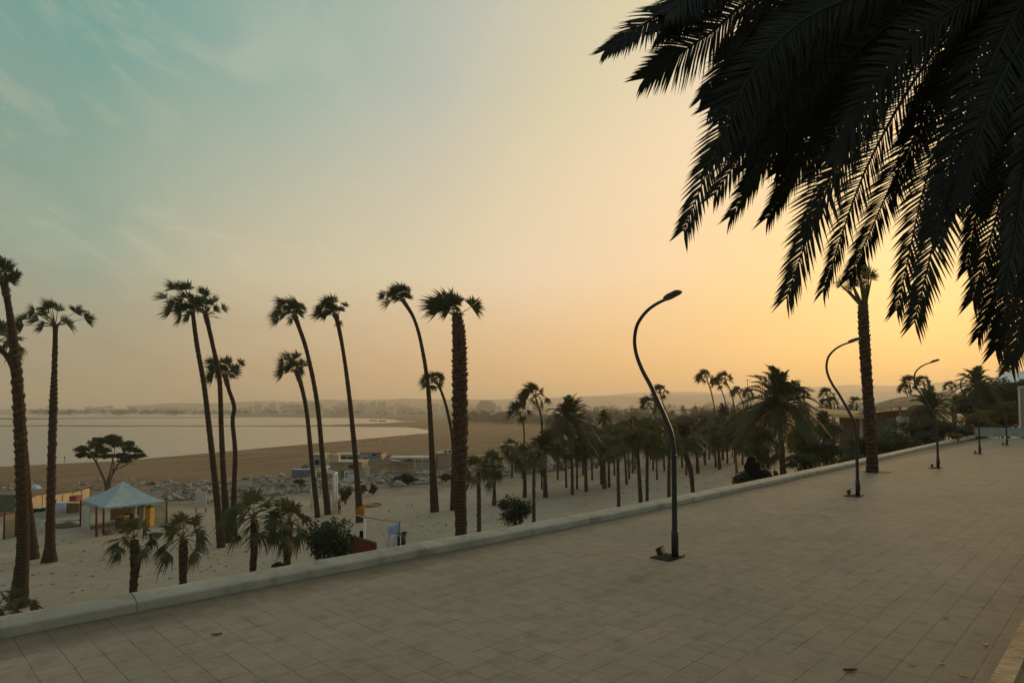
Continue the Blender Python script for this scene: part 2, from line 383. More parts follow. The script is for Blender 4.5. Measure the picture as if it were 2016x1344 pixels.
def city_material(name, col):
    m = bpy.data.materials.new(name); m.use_nodes = True; k = Nodes(m.node_tree)
    sp = k.n('ShaderNodeSeparateXYZ'); k.put(sp.inputs[0], k.n('ShaderNodeTexCoord').outputs['Object'])
    f = lambda x, p: k.math('FRACT', k.math('DIVIDE', x, p))
    h = k.math('ADD', sp.outputs[0], sp.outputs[1])
    w = k.math('MULTIPLY', k.math('GREATER_THAN', f(sp.outputs[2], 3.2), .5), k.math('GREATER_THAN', f(h, 3.6), .52))
    c = k.mix(w, col, tuple(v * .42 for v in col[:3]) + (1,))
    b = k.n('ShaderNodeBsdfPrincipled'); k.put(b.inputs['Base Color'], c); b.inputs['Roughness'].default_value = .85
    k.put(k.n('ShaderNodeOutputMaterial').inputs[0], b.outputs[0]); return m
CITY = [city_material('pale city render', (.55, .50, .43, 1)), city_material('sand city render', (.42, .34, .25, 1)), city_material('white city render', (.68, .65, .60, 1)), city_material('grey city render', (.30, .28, .25, 1))]

# ------------------------------------------------------------------ ground, water, hills
mb = MB(); NA = 288
rings = [4.0]
while rings[-1] < 9000: rings.append(rings[-1] * 1.034 + .12)
for r in rings:
    for a in range(NA):
        th = 2 * math.pi * a / NA; x, y = r * math.sin(th), r * math.cos(th)
        mb.v.append((x, y, ground_z(x, y)))
for j in range(len(rings) - 1):
    for a in range(NA):
        p, q = j * NA + a, j * NA + (a + 1) % NA
        mb.idx([(p, p + NA, q + NA, q)], True)
mb.idx([tuple(range(NA))])
tag(mb.build('ground', M['ground']), kind='structure')

def pool(pix, z=SEA + .06):
    mb = MB(); pts = [on_plane(a, b, z) for a, b in pix]
    mb.face(pts); ob = mb.build('water', M['water']); tag(ob, kind='structure')
pool([(-700, 948), (-300, 933), (-60, 922), (0, 918.5), (70, 915), (137, 911.5), (240, 906.5), (349, 899.5), (430, 894), (520, 887.5), (609, 881), (667, 876.5), (700, 873), (733, 869.6), (764, 866.2), (804, 862.2),
      (834, 857), (843, 852.5), (845, 849), (842, 846), (823, 842.6), (804, 840.6), (740, 840.2), (700, 839.8), (640, 839.3), (560, 839.8), (470, 839), (380, 839.5), (300, 838.8), (200, 839.6), (100, 838.8), (0, 839.3), (-300, 839), (-900, 839)])
pool([(-900, 836.6), (-300, 836.4), (0, 837), (120, 836.8), (260, 837.2), (380, 837.4), (430, 837), (480, 837.6), (560, 837.2), (640, 836.4), (700, 834.4), (760, 832.4), (789, 830.2), (803, 829.3), (788, 828), (774, 825.6), (742, 823.4), (700, 822.6), (600, 821.6),
      (505, 820.6), (478, 821.2), (440, 822), (380, 822.6), (300, 822.4), (200, 823.6), (140, 824.6), (60, 825.6), (-60, 826), (-900, 826)])
pool([(-900, 822.8), (-60, 822.6), (40, 821.8), (110, 822.8), (170, 822), (240, 821.2), (330, 821), (400, 820.8), (450, 819.8), (474, 818.2), (440, 817), (380, 815.2), (300, 814.2), (200, 813.8), (120, 813.4), (50, 814.8), (-60, 815), (-900, 815)])
pool([(-900, 812.4), (-60, 812.2), (20, 812), (90, 811.4), (40, 810.6), (-60, 810.4), (-900, 810.4)])
pool([(799, 829.6), (816, 829.9), (818, 829), (803, 828.6)], SEA + .08)

def ridge(pix, D, depth, base=0):
    """a range of hills: a crest line at distance D with real slopes in front and behind"""
    mb = MB(); rows = []
    n = 160; xs = [p[0] for p in pix]
    def h(x):
        for (a, ya), (b, yb) in zip(pix, pix[1:]):
            if a <= x <= b: return ya + (yb - ya) * (x - a) / (b - a)
        return pix[0][1] if x < xs[0] else pix[-1][1]
    for i in range(n + 1):
        x = xs[0] + (xs[-1] - xs[0]) * i / n
        y = h(x) + 3.2 * noise.noise(Vector((x * .013, D * .01, 0))) + 1.3 * noise.noise(Vector((x * .06, D * .01, 5)))
        c = at(x, y, D); f = Vector((c.x, c.y, 0)).normalized()
        lo = SEA + base
        rows.append([Vector((c.x, c.y, 0)) - f * depth + Vector((0, 0, lo)), c * .5 + (Vector((c.x, c.y, 0)) - f * depth) * .5 + Vector((0, 0, lo * .5 + 8 * noise.noise(Vector((x * .05, 1, D))))), c,
                     Vector((c.x, c.y, 0)) + f * depth + Vector((0, 0, lo))])
    for r in rows: mb.v += [tuple(p) for p in r]
    for i in range(n):
        for j in range(3):
            a = i * 4 + j; mb.idx([(a, a + 4, a + 5, a + 1)], True)
    tag(mb.build('hills', M['hill']), kind='structure')
ridge([(250, 797), (480, 791), (560, 788), (680, 787), (800, 785), (960, 786), (1080, 783), (1200, 780), (1320, 778), (1450, 775), (1600, 777), (1740, 770), (1870, 772), (2050, 768), (2500, 770)], 3900, 420)
ridge([(1100, 783), (1220, 775), (1330, 772), (1450, 772), (1600, 762), (1670, 757), (1740, 760), (1870, 752), (1960, 756), (2100, 750), (2500, 760)], 5600, 700)

# ------------------------------------------------------------------ promenade, parapet, terrace, end wall
mb = MB()
ang_p = math.atan2(UY, UX)
# corner points in the promenade's own (t, s) frame
for a, b, c_, d_ in (((-40, -2), (66.3, -2), (66.3, 9.15), (-40, 9.15)),):
    mb.face([(p[0], p[1], 0) for p in (a, b, c_, d_)])
p2 = MB()
nx, ny = 107, 12
mbp = MB()
for i in range(nx):
    for j in range(ny):
        pass
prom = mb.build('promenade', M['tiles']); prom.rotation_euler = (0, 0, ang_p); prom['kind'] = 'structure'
# parapet: a low rounded concrete kerb wall in cast lengths
top_px = [(-420, 1280), (-200, 1247), (0, 1210), (285, 1161), (493, 1122), (618, 1101), (700, 1087), (815, 1068), (960, 1042), (1168, 1006), (1320, 977), (1490, 943), (1660, 909), (1734, 893.5), (1845, 869.5), (1928, 852.5), (1948, 848.5)]
line = []
for a, b in top_px:
    p = on_plane(a, b, .18); s, t = st(p.x, p.y); line.append((t, s))
def s_at(t):
    for (a, sa), (b, sb) in zip(line, line[1:]):
        if a <= t <= b: return sa + (sb - sa) * (t - a) / (b - a)
    return line[0][1] if t < line[0][0] else line[-1][1]
def s_smooth(t): return sum(s_at(t + q) for q in (-3, -2, -1, 0, 1, 2, 3)) / 7
wall = thing('parapet_wall', (*xy(9.1, 2.5), 0), 'low rounded concrete kerb wall edging the tiled promenade', 'wall')
prof = [(-.33, -.10), (-.33, .095), (-.322, .112), (-.30, .124), (-.20, .150), (-.10, .172), (-.05, .176), (-.015, .170), (.0, .14), (.0, -.6)]
joints = [-12, -6.6, -2, 2.45, 6.9, 11.4, 15.9, 20.2, 24.8, 29.4, 34, 38.5, 43, 47.5, 52, 56.5, 61, 66.3]
rng = random.Random(4)
for a, b in zip(joints, joints[1:]):
    mb = MB(); n = 8; g = .004; i0 = 0
    dz = rng.uniform(-.003, .003); ds = rng.uniform(-.003, .003)
    for i in range(n + 1):
        t = a + g + (b - a - 2 * g) * i / n; s0 = s_smooth(t)
        for (w, z) in prof:
            x, y = xy(s0 + w + ds, t); zz = z + dz if z > -.05 else z
            mb.v.append((x, y, zz + .004 * noise.noise(Vector((x * 2, y * 2, z * 5)))))
    m_ = len(prof)
    for i in range(n):
        for j in range(m_ - 1):
            q = i * m_ + j; mb.idx([(q, q + m_, q + m_ + 1, q + 1)], True)
    mb.face([mb.v[j] for j in range(m_ - 1, -1, -1)]); mb.face([mb.v[n * m_ + j] for j in range(m_)])
    mb.build('wall_segment', M['concrete'], wall)
# raised terrace the view is taken from
mb = MB(); ob = None
mb.v = [(t, s, z) for z in (-.3, 1.0) for t, s in ((-30, -14), (75, -14), (75, .63), (-30, .63))]
mb.idx([(3, 2, 1, 0), (4, 5, 6, 7), (0, 1, 5, 4), (1, 2, 6, 5), (2, 3, 7, 6), (3, 0, 4, 7)])
mb.box((22.5, .60, 1.02), (105, .10, .04))
ob = mb.build('terrace', M['terrace']); ob.rotation_euler = (0, 0, ang_p); ob['kind'] = 'structure'
# wall closing the far end of the promenade
e = on_plane(1930, 858, 0)
mb = MB(); mb.box((e.x + 12, e.y + .15, .32), (24.6, .25, .72)); mb.box((e.x + 12, e.y + .15, .70), (24.8, .32, .05))
tag(mb.build('end_wall', M['endwall'], origin=(e.x + 12, e.y, 0)), 'straight grey green wall closing the far end of the promenade', 'wall')

# ------------------------------------------------------------------ street lamps and uplights on the promenade
PROF = [(0, 0), (0, .9), (0, 1.75), (.012, 1.95), (.06, 2.17), (.17, 2.42), (.30, 2.68), (.46, 2.99), (.60, 3.22), (.71, 3.45), (.77, 3.65), (.785, 3.85), (.74, 4.07), (.64, 4.22), (.50, 4.345), (.33, 4.435), (.13, 4.50)]
NS = Vector((-UY, UX, 0)); US = Vector((UX, UY, 0))
def lamp_parts(base):
    mb = MB(); pts = spline([NS * a + Vector((0, 0, z)) for a, z in PROF], 60)
    mb.tube([base + p for p in pts], [.047 - .02 * i / 60 for i in range(61)], 10)
    sl = MB(); sl.tube([base, base + Vector((0, 0, .45)), base + Vector((0, 0, .47))], [.060, .060, .049], 12)
    sl.box(base + Vector((.02, -.058, .26)), (.05, .02, .16)); mb.tube([base + Vector((0, 0, 1.70)), base + Vector((0, 0, 1.78))], [.050, .050], 12)
    pl = MB(); c = base + NS * .1 - US * .1
    pl.box(c + Vector((0, 0, .012)), (.46, .38, .016), ang_p)
    for sx in (-1, 1):
        for sy in (-1, 1):
            q = base + US * (.11 * sx) + NS * (.11 * sy); pl.tube([q + Vector((0, 0, .02)), q + Vector((0, 0, .05))], [.014, .014], 6)
    hd = MB(); h0 = base + NS * .16 + Vector((0, 0, 4.49)); h1 = base - NS * .17 + Vector((0, 0, 4.60)); dr = (h1 - h0).normalized(); side = US
    upv = dr.cross(side); upv = upv if upv.z > 0 else -upv
    ring = []
    for f_, w, h in ((0, .032, .04), (.1, .045, .055), (.3, .065, .062), (.8, .065, .055), (1, .05, .025)):
        p = h0 + (h1 - h0) * f_
        ring.append([p - side * w - upv * h * .4, p + side * w - upv * h * .4, p + side * w * .75 + upv * h, p - side * w * .75 + upv * h])
    i0 = len(hd.v)
    for r_ in ring: hd.v += [tuple(p) for p in r_]
    for i in range(4):
        for j in range(4):
            a, b = i0 + i * 4 + j, i0 + i * 4 + (j + 1) % 4; hd.idx([(a, b, b + 4, a + 4)])
    hd.idx([(i0 + 3, i0 + 2, i0 + 1, i0), tuple(i0 + 16 + j for j in range(4))])
    ln = MB(); p0, p1 = h0 + (h1 - h0) * .38 - upv * .022, h0 + (h1 - h0) * .9 - upv * .02
    ln.face([p0 - side * .06, p0 + side * .06, p1 + side * .06, p1 - side * .06])
    return mb, sl, pl, hd, ln
L0 = Vector((0, 0, 0)); parts0 = lamp_parts(L0)
names = ('pole', 'base_sleeve', 'base_plate', 'lamp_head'); meshes = [p.mesh(n, M['black_metal']) for n, p in zip(names, parts0)]; lens = parts0[4].mesh('lens', M['lamp_glass'])
M['plate'] = material('dull dark steel plate', (.035, .034, .032), .95, .3, 6, spec=.05)
meshes[2].materials[0] = M['plate']
up_b = MB(); up_b.box((0, 0, .10), (.15, .10, .10), ang_p + .2, tilt=(R(-25), 0)); up_b.box((0, 0, .045), (.05, .05, .06), ang_p); up_m = up_b.mesh('housing', M['black_metal'])
up_l = MB(); up_l.box((0, 0, .158), (.13, .085, .012), ang_p + .2, tilt=(R(-25), 0)); up_lm = up_l.mesh('lens', M['lamp_glass'])
LAMPS = [((1329, 1097), 'nearest and tallest S curved black street lamp on the promenade', 'small black uplight beside the foot of the nearest street lamp'),
         ((1689, 976), 'second nearest curved street lamp, its head just touching the promenade palm', 'small black uplight beside the second nearest street lamp'),
         ((1847, 921), 'third curved street lamp, beyond the promenade palm and standing before the pale canopy', 'small black uplight beside the third street lamp'),
         ((1929, 893), 'fourth curved street lamp, near the outer corner of the end wall', 'small black uplight beside the fourth street lamp'),
         ((1982.5, 876), 'farthest curved street lamp, in front of the grey green end wall', 'tiny black uplight beside the farthest street lamp')]
for (px, py), lab, lab2 in LAMPS:
    b = on_plane(px, py, 0)
    t_ = thing('street_lamp', b, lab, 'street lamp', 'curved street lamps along the promenade')
    ps = [part(n, m_, t_) for n, m_ in zip(names, meshes)]; part('lens', lens, ps[3])
    u_ = b - Vector((.226, -.0, 0)) + NS * .03; u_.z = .021
    t2 = thing('uplight', u_, lab2, 'uplight', 'uplights by the lamp feet')
    part('housing', up_m, t2); part('lens', up_lm, t2)

# ------------------------------------------------------------------ palms
def fan_leaf(mb, o, d, L, Rb, rng, wind, droop, nb=17, wscale=1.0, pet=.016, face=None, spans=(75, 112)):
    """one fan leaf: a petiole from o along d, then a pleated fan of pointed blades that droop and stream in the wind"""
    d = d.normalized(); side = d.cross(Vector((0, 0, 1)))
    if side.length < .05: side = Vector((1, 0, 0))
    side.normalize(); roll = rng.uniform(-1.2, 1.2)
    if face is not None:
        f_ = d.cross(face)
        if f_.length > .2: side = f_.normalized(); roll = rng.uniform(-.65, .65)
    nrm = side.cross(d); side = (side * math.cos(roll) + nrm * math.sin(roll)).normalized(); nrm = side.cross(d).normalized()
    sag = Vector((0, 0, -1)) * droop * .35 * L + wind * .2 * L
    mid = o + d * L * .5 + sag * .25; h = o + d * L + sag
    mb.mi = 1; mb.tube([o, mid, h], [pet * 1.5, pet, pet * .7], 3, cap=False); mb.mi = 0
    d2 = (h - mid).normalized()
    span = R(rng.uniform(*spans))
    prev = None
    for i in range(nb):
        a = -span + 2 * span * i / (nb - 1) + rng.uniform(-.04, .04)
        ln = Rb * (.72 + .28 * math.cos(a * .8)) * rng.uniform(.74, 1.14)
        v = d2 * math.cos(a) + side * math.sin(a)
        fold = nrm * (.12 * math.cos(a * 2) * ln)
        w = ln * .5 * 2 * span / nb * .62 * wscale
        cr = (v.cross(nrm)).normalized()
        tipb = (Vector((0, 0, -1)) * droop * .55 + wind * .5) * ln
        p1 = h + v * ln * .5 + fold * .4 + tipb * .10; p2 = h + v * ln * .76 + fold * .4 + tipb * .40; p3 = h + v * ln * .98 + tipb * .95 + nrm * rng.uniform(-.06, .06) * ln
        mb.face([h, p1 - cr * w, p1 + cr * w])
        mb.face([p1 - cr * w, p2 - cr * w * .5, p2 + cr * w * .5, p1 + cr * w])
        mb.face([p2 - cr * w * .5, p3, p2 + cr * w * .5])
def fan_crown(seed, n, wind=Vector((-.35, .05, .05)), el0=82, el1=-30, droop=.5, L=.5, Rb=.55, nb=17, jitter=.25, extra=()):
    rng = random.Random(seed); mb = MB()
    for i in range(n):
        az = i * 2.39996 + rng.uniform(-.35, .35); f_ = (i + .5) / n
        el = R(el0 + (el1 - el0) * f_ ** .85 + rng.uniform(-9, 9))
        dv = Vector((math.cos(az) * math.cos(el), math.sin(az) * math.cos(el), math.sin(el))) + wind * .55
        fan_leaf(mb, Vector((rng.uniform(-.03, .03), rng.uniform(-.03, .03), rng.uniform(-.08, .02))), dv, L * rng.uniform(.8, 1.15), Rb * rng.uniform(.8, 1.1), rng, wind, droop * (.5 + .9 * f_), nb)
    for (dx, dy, dz, l_, r_, dp) in extra:
        fan_leaf(mb, Vector((0, 0, 0)), Vector((dx, dy, dz)), l_, r_, rng, wind, dp, nb)
    return mb
def pinnate(mb, pts, rng, Wd, nl, lw, lean=.75, vee=.35, rach=.012, both=True, n_seg=1, start=.12, droop=.0, face=None):
    """one feather frond along the curve pts; Wd = leaflet length, nl = leaflet pairs, lw = leaflet width"""
    N = 28; cv = spline(pts, N)
    mb.mi = 1; mb.tube(cv[::2], [rach * (1.4 - 1.15 * i / (N // 2)) for i in range(N // 2 + 1)], 4, cap=False); mb.mi = 0
    for j in range(nl):
        f_ = start + (1 - start) * (j + rng.random() * .5) / nl; g = f_ * N; i = min(int(g), N - 1); p = cv[i].lerp(cv[i + 1], g - i)
        t = (cv[min(i + 1, N)] - cv[max(i - 1, 0)]).normalized()
        sd = t.cross(Vector((0, 0, 1)))
        if sd.length < .08: sd = t.cross(Vector((0, 1, 0)))
        sd.normalize()
        if face is not None:
            cf = t.cross(face)
            if cf.length > .2: sd = cf.normalized()
        up_ = sd.cross(t)
        env = Wd * min(1, .45 + 2.2 * (f_ - start)) * (1 if f_ < .72 else max(.42, 1 - 1.7 * (f_ - .72)))
        for sg in (-1, 1):
            ln = env * rng.uniform(.82, 1.08); le = lean + rng.uniform(-.16, .16) + 4.0 * max(0, f_ - .74)
            v = (sd * sg + t * le + up_ * (vee + rng.uniform(-.22, .22))).normalized()
            c_ = v.cross(up_).normalized() * lw * .5
            e_ = p + v * ln + Vector((0, 0, -1)) * droop * ln
            m_ = p + v * ln * .45 + up_ * .02 * ln
            mb.face([p - c_ * .5, m_ - c_, m_ + c_, p + c_ * .5]); mb.face([m_ - c_, e_, m_ + c_])
def date_crown(seed, n, wind=Vector((-.12, 0, 0)), nl=26, lw=.035, Wd=.24, el0=80, el1=-25, droop=.55):
    rng = random.Random(seed); mb = MB()
    for i in range(n):
        az = i * 2.39996 + rng.uniform(-.3, .3); f_ = (i + .5) / n; el = R(el0 + (el1 - el0) * f_ + rng.uniform(-8, 8))
        h = Vector((math.cos(az), math.sin(az), 0)); L = rng.uniform(.85, 1.08)
        dv = h * math.cos(el) + Vector((0, 0, math.sin(el)))
        dr = droop * (.35 + .75 * math.cos(el))
        pts = [dv * .04, dv * .36 * L + wind * .1, dv * .7 * L + wind * .3 + Vector((0, 0, -dr * .28)), dv * .97 * L + h * .04 + wind * .6 + Vector((0, 0, -dr * .75))]
        pinnate(mb, pts, rng, Wd, nl, lw, .8, .3, .012, droop=.25)
    return mb
FAN = [fan_crown(11 + i, nn, w, 84, -24, .5, .52, .66, 17).mesh('crown', [M['fan'], M['stalk']]) for i, (nn, w) in enumerate([(19, Vector((-.5, .05, .1))), (17, Vector((-.42, .1, .12))), (21, Vector((-.5, -.05, .06))), (16, Vector((-.3, .05, .1)))])]
YOUNG = [fan_crown(31 + i, 16, Vector((-.32, .0, .05)), 86, -38, .75, .58, .62, 19).mesh('crown', [M['fan_young'], M['stalk']]) for i in range(3)]
SHAG = [fan_crown(51 + i, 25, Vector((-.24, .0, .0)), 85, -60, .85, .48, .6, 15).mesh('crown', [M['fan_young'], M['stalk']]) for i in range(3)]
DATE = [date_crown(71 + i, 40).mesh('crown', [M['date'], M['stalk']]) for i in range(3)]
DATE_BIG = date_crown(90, 62, Vector((-.16, 0, 0)), 38, .022, .20, 84, -32, .6).mesh('crown', [M['date'], M['stalk']])

def trunk_mesh(pts, rad, rng, boots=None, n=10, dense=.3, boot_len=.16, boot_dense=1.0, mat='trunk'):
    """a tapered trunk along pts with ring scars; boots = [(f0, f1, swell)] stretches still covered by old leaf bases"""
    L = sum((Vector(b) - Vector(a)).length for a, b in zip(pts, pts[1:])); N = max(8, int(L / dense)); cv = spline(pts, N); mb = MB(); rr = []
    for i in range(N + 1):
        f_ = i / N; g = f_ * (len(rad) - 1); j = min(int(g), len(rad) - 2); r = rad[j] + (rad[j + 1] - rad[j]) * (g - j)
        rr.append(r * (1 + (.05 if i % 2 else -.03) + rng.uniform(-.03, .03)))
    mb.tube(cv, rr, n, jit=.03, rng=rng)
    mb2 = mb
    for (f0, f1, sw) in (boots or []):
        mb.mi = 1
        cnt = int(L * (f1 - f0) / .055 * boot_dense)
        for q in range(cnt):
            f_ = f0 + (f1 - f0) * q / cnt
            for w in range(3):
                a = q * 2.39996 + w * 2.1 + rng.uniform(-.2, .2); g = f_ * N; i = min(int(g), N - 1); p = cv[i].lerp(cv[i + 1], g - i); t = (cv[i + 1] - cv[i]).normalized()
                x = Vector((math.cos(a), math.sin(a), 0)); r = rr[i]; tang = t.cross(x).normalized()
                bl = boot_len * rng.uniform(.7, 1.3); bw = min(r * .30, .085) * rng.uniform(.7, 1.3)
                o = p + x * r * .9; tip = o + t * bl + x * (sw * r + rng.uniform(0, .035)); lo = o - t * bl * .5 - x * r * .08
                mb.face([lo - tang * bw, lo + tang * bw, tip + tang * bw * .6, tip - tang * bw * .6]); mb.face([tip - tang * bw * .6, tip + tang * bw * .6, o + t * bl * .75 - x * r * .05])
                mb.face([lo - tang * bw, tip - tang * bw * .6, o + t * bl * .75 - x * r * .05]); mb.face([lo + tang * bw, o + t * bl * .75 - x * r * .05, tip + tang * bw * .6])
        mb.mi = 0
    return mb
PG = 'fan palms standing on the lower plaza'
def palm(pxs, wpx, crown, rpx, label, boots=None, group=PG, cc=None, base=None, depth=None, n=10, name='fan_palm', cat='palm tree', seed=0, mats=None, dense=.3, boot_len=.12, rotz=0., boot_dense=1., thin=.72):
    """pxs: trunk outline in photo pixels from the foot up; wpx: its widths in pixels; crown: mesh; rpx: crown radius in pixels"""
    rng = random.Random(seed or hash(label) % 9999 if seed else sum(map(ord, label)))
    if base is None: base = ground(*pxs[0])
    D = depth or base.y
    pts = [Vector(base)] + [at(a, b, D + .02 * i) for i, (a, b) in enumerate(pxs[1:])]
    pts[0] = pts[0] - Vector((0, 0, .15))
    rad = [w / 2 * D / F * thin * (1.15 if i == 0 else 1) for i, w in enumerate(wpx)]
    t_ = thing(name, base, label, cat, group)
    trunk_mesh(pts, rad, rng, boots, n, dense, boot_len, boot_dense).build('trunk', mats or [M['trunk'], M['boots']], t_)
    if isinstance(crown, str):
        part('crown', px_crown(crown, D), t_, pts[-1] - Vector(base))
    elif crown is not None:
        top = pts[-1]
        part('crown', crown, t_, top - Vector(base) + Vector((0, 0, .12 * rpx * D / F)), (0, 0, rotz if rotz else rng.uniform(-.6, .6)), rpx * D / F * rng.uniform(.94, 1.14))
    return t_

# crowns of the tall palms, leaf by leaf: (x, y of the fan's middle from the trunk top, its radius) in photo pixels
CROWNS = {
 'A': [(-30, -40, 26), (-12, -58, 28), (8, -52, 28), (20, -42, 26), (24, -22, 22), (16, -4, 20), (-14, -18, 24), (2, -26, 24), (30, -30, 18), (-34, -12, 22), (8, 12, 14)],
 'B': [(-55, -42, 22), (-66, -24, 20), (-60, -5, 22), (-39, -20, 20), (-24, -52, 22), (4, -50, 24), (-10, -32, 20), (33, -46, 22), (19, -20, 18), (54, -29, 20), (46, -8, 22), (-32, -2, 16), (16, -44, 20), (-8, -54, 20)],
 'C': [(-28, -65, 20), (-7, -66, 22), (-52, -42, 19), (-57, -15, 22), (-22, -33, 22), (-26, -17, 20), (-19, 4, 20), (8, -42, 22), (20, -57, 18), (15, -33, 20), (-40, 0, 20), (-42, -28, 18), (2, -24, 18), (-14, -48, 20), (22, -14, 16)],
 'D': [(15, -36, 20), (25, -40, 20), (38, -22, 15), (10, -18, 18), (-7, -48, 20), (-16, -32, 18), (20, -20, 16), (2, -36, 18)],
 'E': [(-27, -39, 19), (-34, -18, 20), (-30, 2, 18), (-6, -41, 20), (12, -37, 20), (21, -20, 19), (30, -34, 12), (-12, -22, 19), (4, -20, 17), (20, -4, 15), (-20, -30, 18)],
 'F': [(-42, -3, 20), (-36, -26, 19), (-21, -40, 20), (0, -42, 18), (-5, -26, 19), (14, -24, 18), (-18, -18, 18), (10, -8, 16), (-28, -10, 18), (-10, -38, 18)],
 'G': [(-40, 3, 20), (-36, -18, 20), (-23, -37, 20), (-5, -38, 20), (10, -32, 19), (26, -24, 16), (-10, 9, 15), (-18, -18, 20), (2, -18, 18), (-30, -8, 18), (16, -14, 16)],
 'H': [(-33, -24, 18), (-36, -9, 19), (-26, -6, 18), (-21, -37, 18), (-3, -40, 20), (18, -32, 13), (-5, -26, 19), (-14, -16, 18), (10, 17, 13), (4, -20, 16), (16, -18, 12)],
 'I': [(-40, -15, 15), (-35, 0, 18), (-27, -31, 18), (-12, -30, 19), (-1, -33, 19), (12, -29, 15), (13, -15, 17), (-17, -15, 17), (2, -16, 16), (-24, -20, 17)],
 'J': [(-28, -14, 14), (-28, 0, 15), (-10, -20, 15), (8, -22, 15), (15, -14, 13), (14, 1, 13), (-8, 12, 13), (-5, -11, 14), (-18, -18, 13)],
 'K': [(-37, -54, 42), (-54, -42, 32), (-22, -48, 36), (-6, -52, 34), (8, -48, 15), (-46, -24, 28), (-27, -20, 20), (46, -38, 28), (-12, -40, 30), (-30, -36, 34), (4, -34, 14)]}
def px_crown(key, D, wind=Vector((-.28, 0, .04)), droop=.27):
    rg = random.Random(sum(map(ord, key)) * 7); mb = MB(); q = D / F
    for i, (dx, dy, r) in enumerate(CROWNS[key]):
        v = Vector((dx * q, rg.uniform(-.75, .75) * math.hypot(dx, dy) * q * .8, -dy * q)); dp = droop * (1.8 if key == 'K' and dx > 40 else 1.)
        fan_leaf(mb, Vector((0, 0, -.08)), v, max(.3 * v.length, v.length - .72 * r * q), r * q * 1.30, rg, wind, dp, 21, 1.05, .012 + .00045 * D, Vector((0, 1, 0)), (50, 92))
    for i in range(5):                                # leaves turned to or from the viewer
        a = rg.uniform(0, 6.28); L = 34 * q * rg.uniform(.7, 1); v = Vector((math.cos(a) * .35, (1 if i % 2 else -1) * .9, rg.uniform(.1, .8))) * L
        if key in 'KB' and i > 2: continue
        fan_leaf(mb, Vector((0, 0, -.08)), v, v.length * .7, 20 * q, rg, wind, droop, 17, 1, .012 + .0004 * D)
    return mb.mesh('crown', [M['fan'], M['stalk']])
# tall, wind-blown fan palms of the lower plaza
palm([(36, 1196), (45, 1080), (43, 950), (39, 830), (30, 700), (18, 610), (8, 558)], [38, 29, 26, 26, 22, 16, 15], 'A', 50, 'thick ragged trunked palm standing closest to the parapet where it leaves the frame', [(.22, .70, .28), (.9, 1, .3)], n=12, boot_len=.14)
palm([(63, 1100), (57, 1000), (48, 880), (36, 770), (20, 712), (-8, 676)], [34, 18, 16, 15, 14, 13], FAN[1], 60, 'palm behind the thick ragged trunk, its bare stem leaning away out of the frame')
palm([(97, 1106), (98.5, 1072), (100, 1000), (102, 900), (105, 800), (107, 735), (109, 655), (108.5, 640)], [36, 25, 20, 18, 18, 12, 12, 15], 'B', 78, 'tall upright palm with a wide open crown and flared foot', [(.30, .80, .28), (.955, 1, .35)], n=12)
palm([(436, 1077), (428, 990), (415, 870), (402, 760), (388, 680), (379.5, 616)], [20, 17, 15, 13, 12, 11], 'C', 62, 'leaning tall palm with the fullest crown in the group of three')
palm([(450, 1067), (441, 950), (436, 850), (432, 745), (419, 680), (405, 619)], [22, 15, 13, 12, 11, 12], 'D', 42, 'tall palm in the middle of the group of three, crown half hidden', [(.93, 1, .35)])
palm([(459, 1056), (461, 960), (463, 890), (458, 830), (461, 800), (450, 765), (443, 738)], [18, 13, 12, 11, 11, 10, 13], 'E', 44, 'shorter kinked palm in the group of three', [(.86, 1, .35)])
palm([(626, 1018), (614, 910), (605, 820), (596, 770), (584, 730)], [13, 12, 11, 11, 13], 'F', 44, 'short palm beside the white tower with a drooping crown', [(.85, 1, .35)])
palm([(646, 1012), (635, 900), (624, 790), (605, 695), (589, 645), (580, 622)], [16, 13, 12, 11, 11, 14], 'G', 47, 'tall curved palm rising just behind the white tower', [(.95, 1, .4)])
palm([(709, 1027), (703, 940), (690, 800), (677, 700), (667, 645), (660.6, 620)], [20, 15, 12, 10, 11, 13], 'H', 42, 'tall palm with orange cloth tied round its foot', [(.93, 1, .4)])
palm([(856, 1007), (850, 880), (843, 765), (830, 680), (815, 627), (793.5, 591)], [22, 15, 12, 10, 9, 12], 'I', 38, 'slender palm that bows at the top, next to the thickest trunk', [(.94, 1, .35)])
palm([(891, 1004), (892, 880), (881, 810), (868, 768), (859, 752)], [13, 9, 8, 7, 8], 'J', 32, 'small crooked palm half behind the thickest trunk')
KD = at(908, 1050, 33); KB = Vector((KD.x, 33, ground_z(KD.x, 33)))
palm([(909, 1169), (908, 1050), (906, 960), (906, 850), (905, 740), (904, 665), (900, 621)], [34, 32, 33, 37, 36, 30, 20], 'K', 78, 'thickest palm, shaggy trunk and one broken frond hanging from its crown', [(.36, .995, .34)], base=KB, n=16, boot_len=.17, boot_dense=1.3)

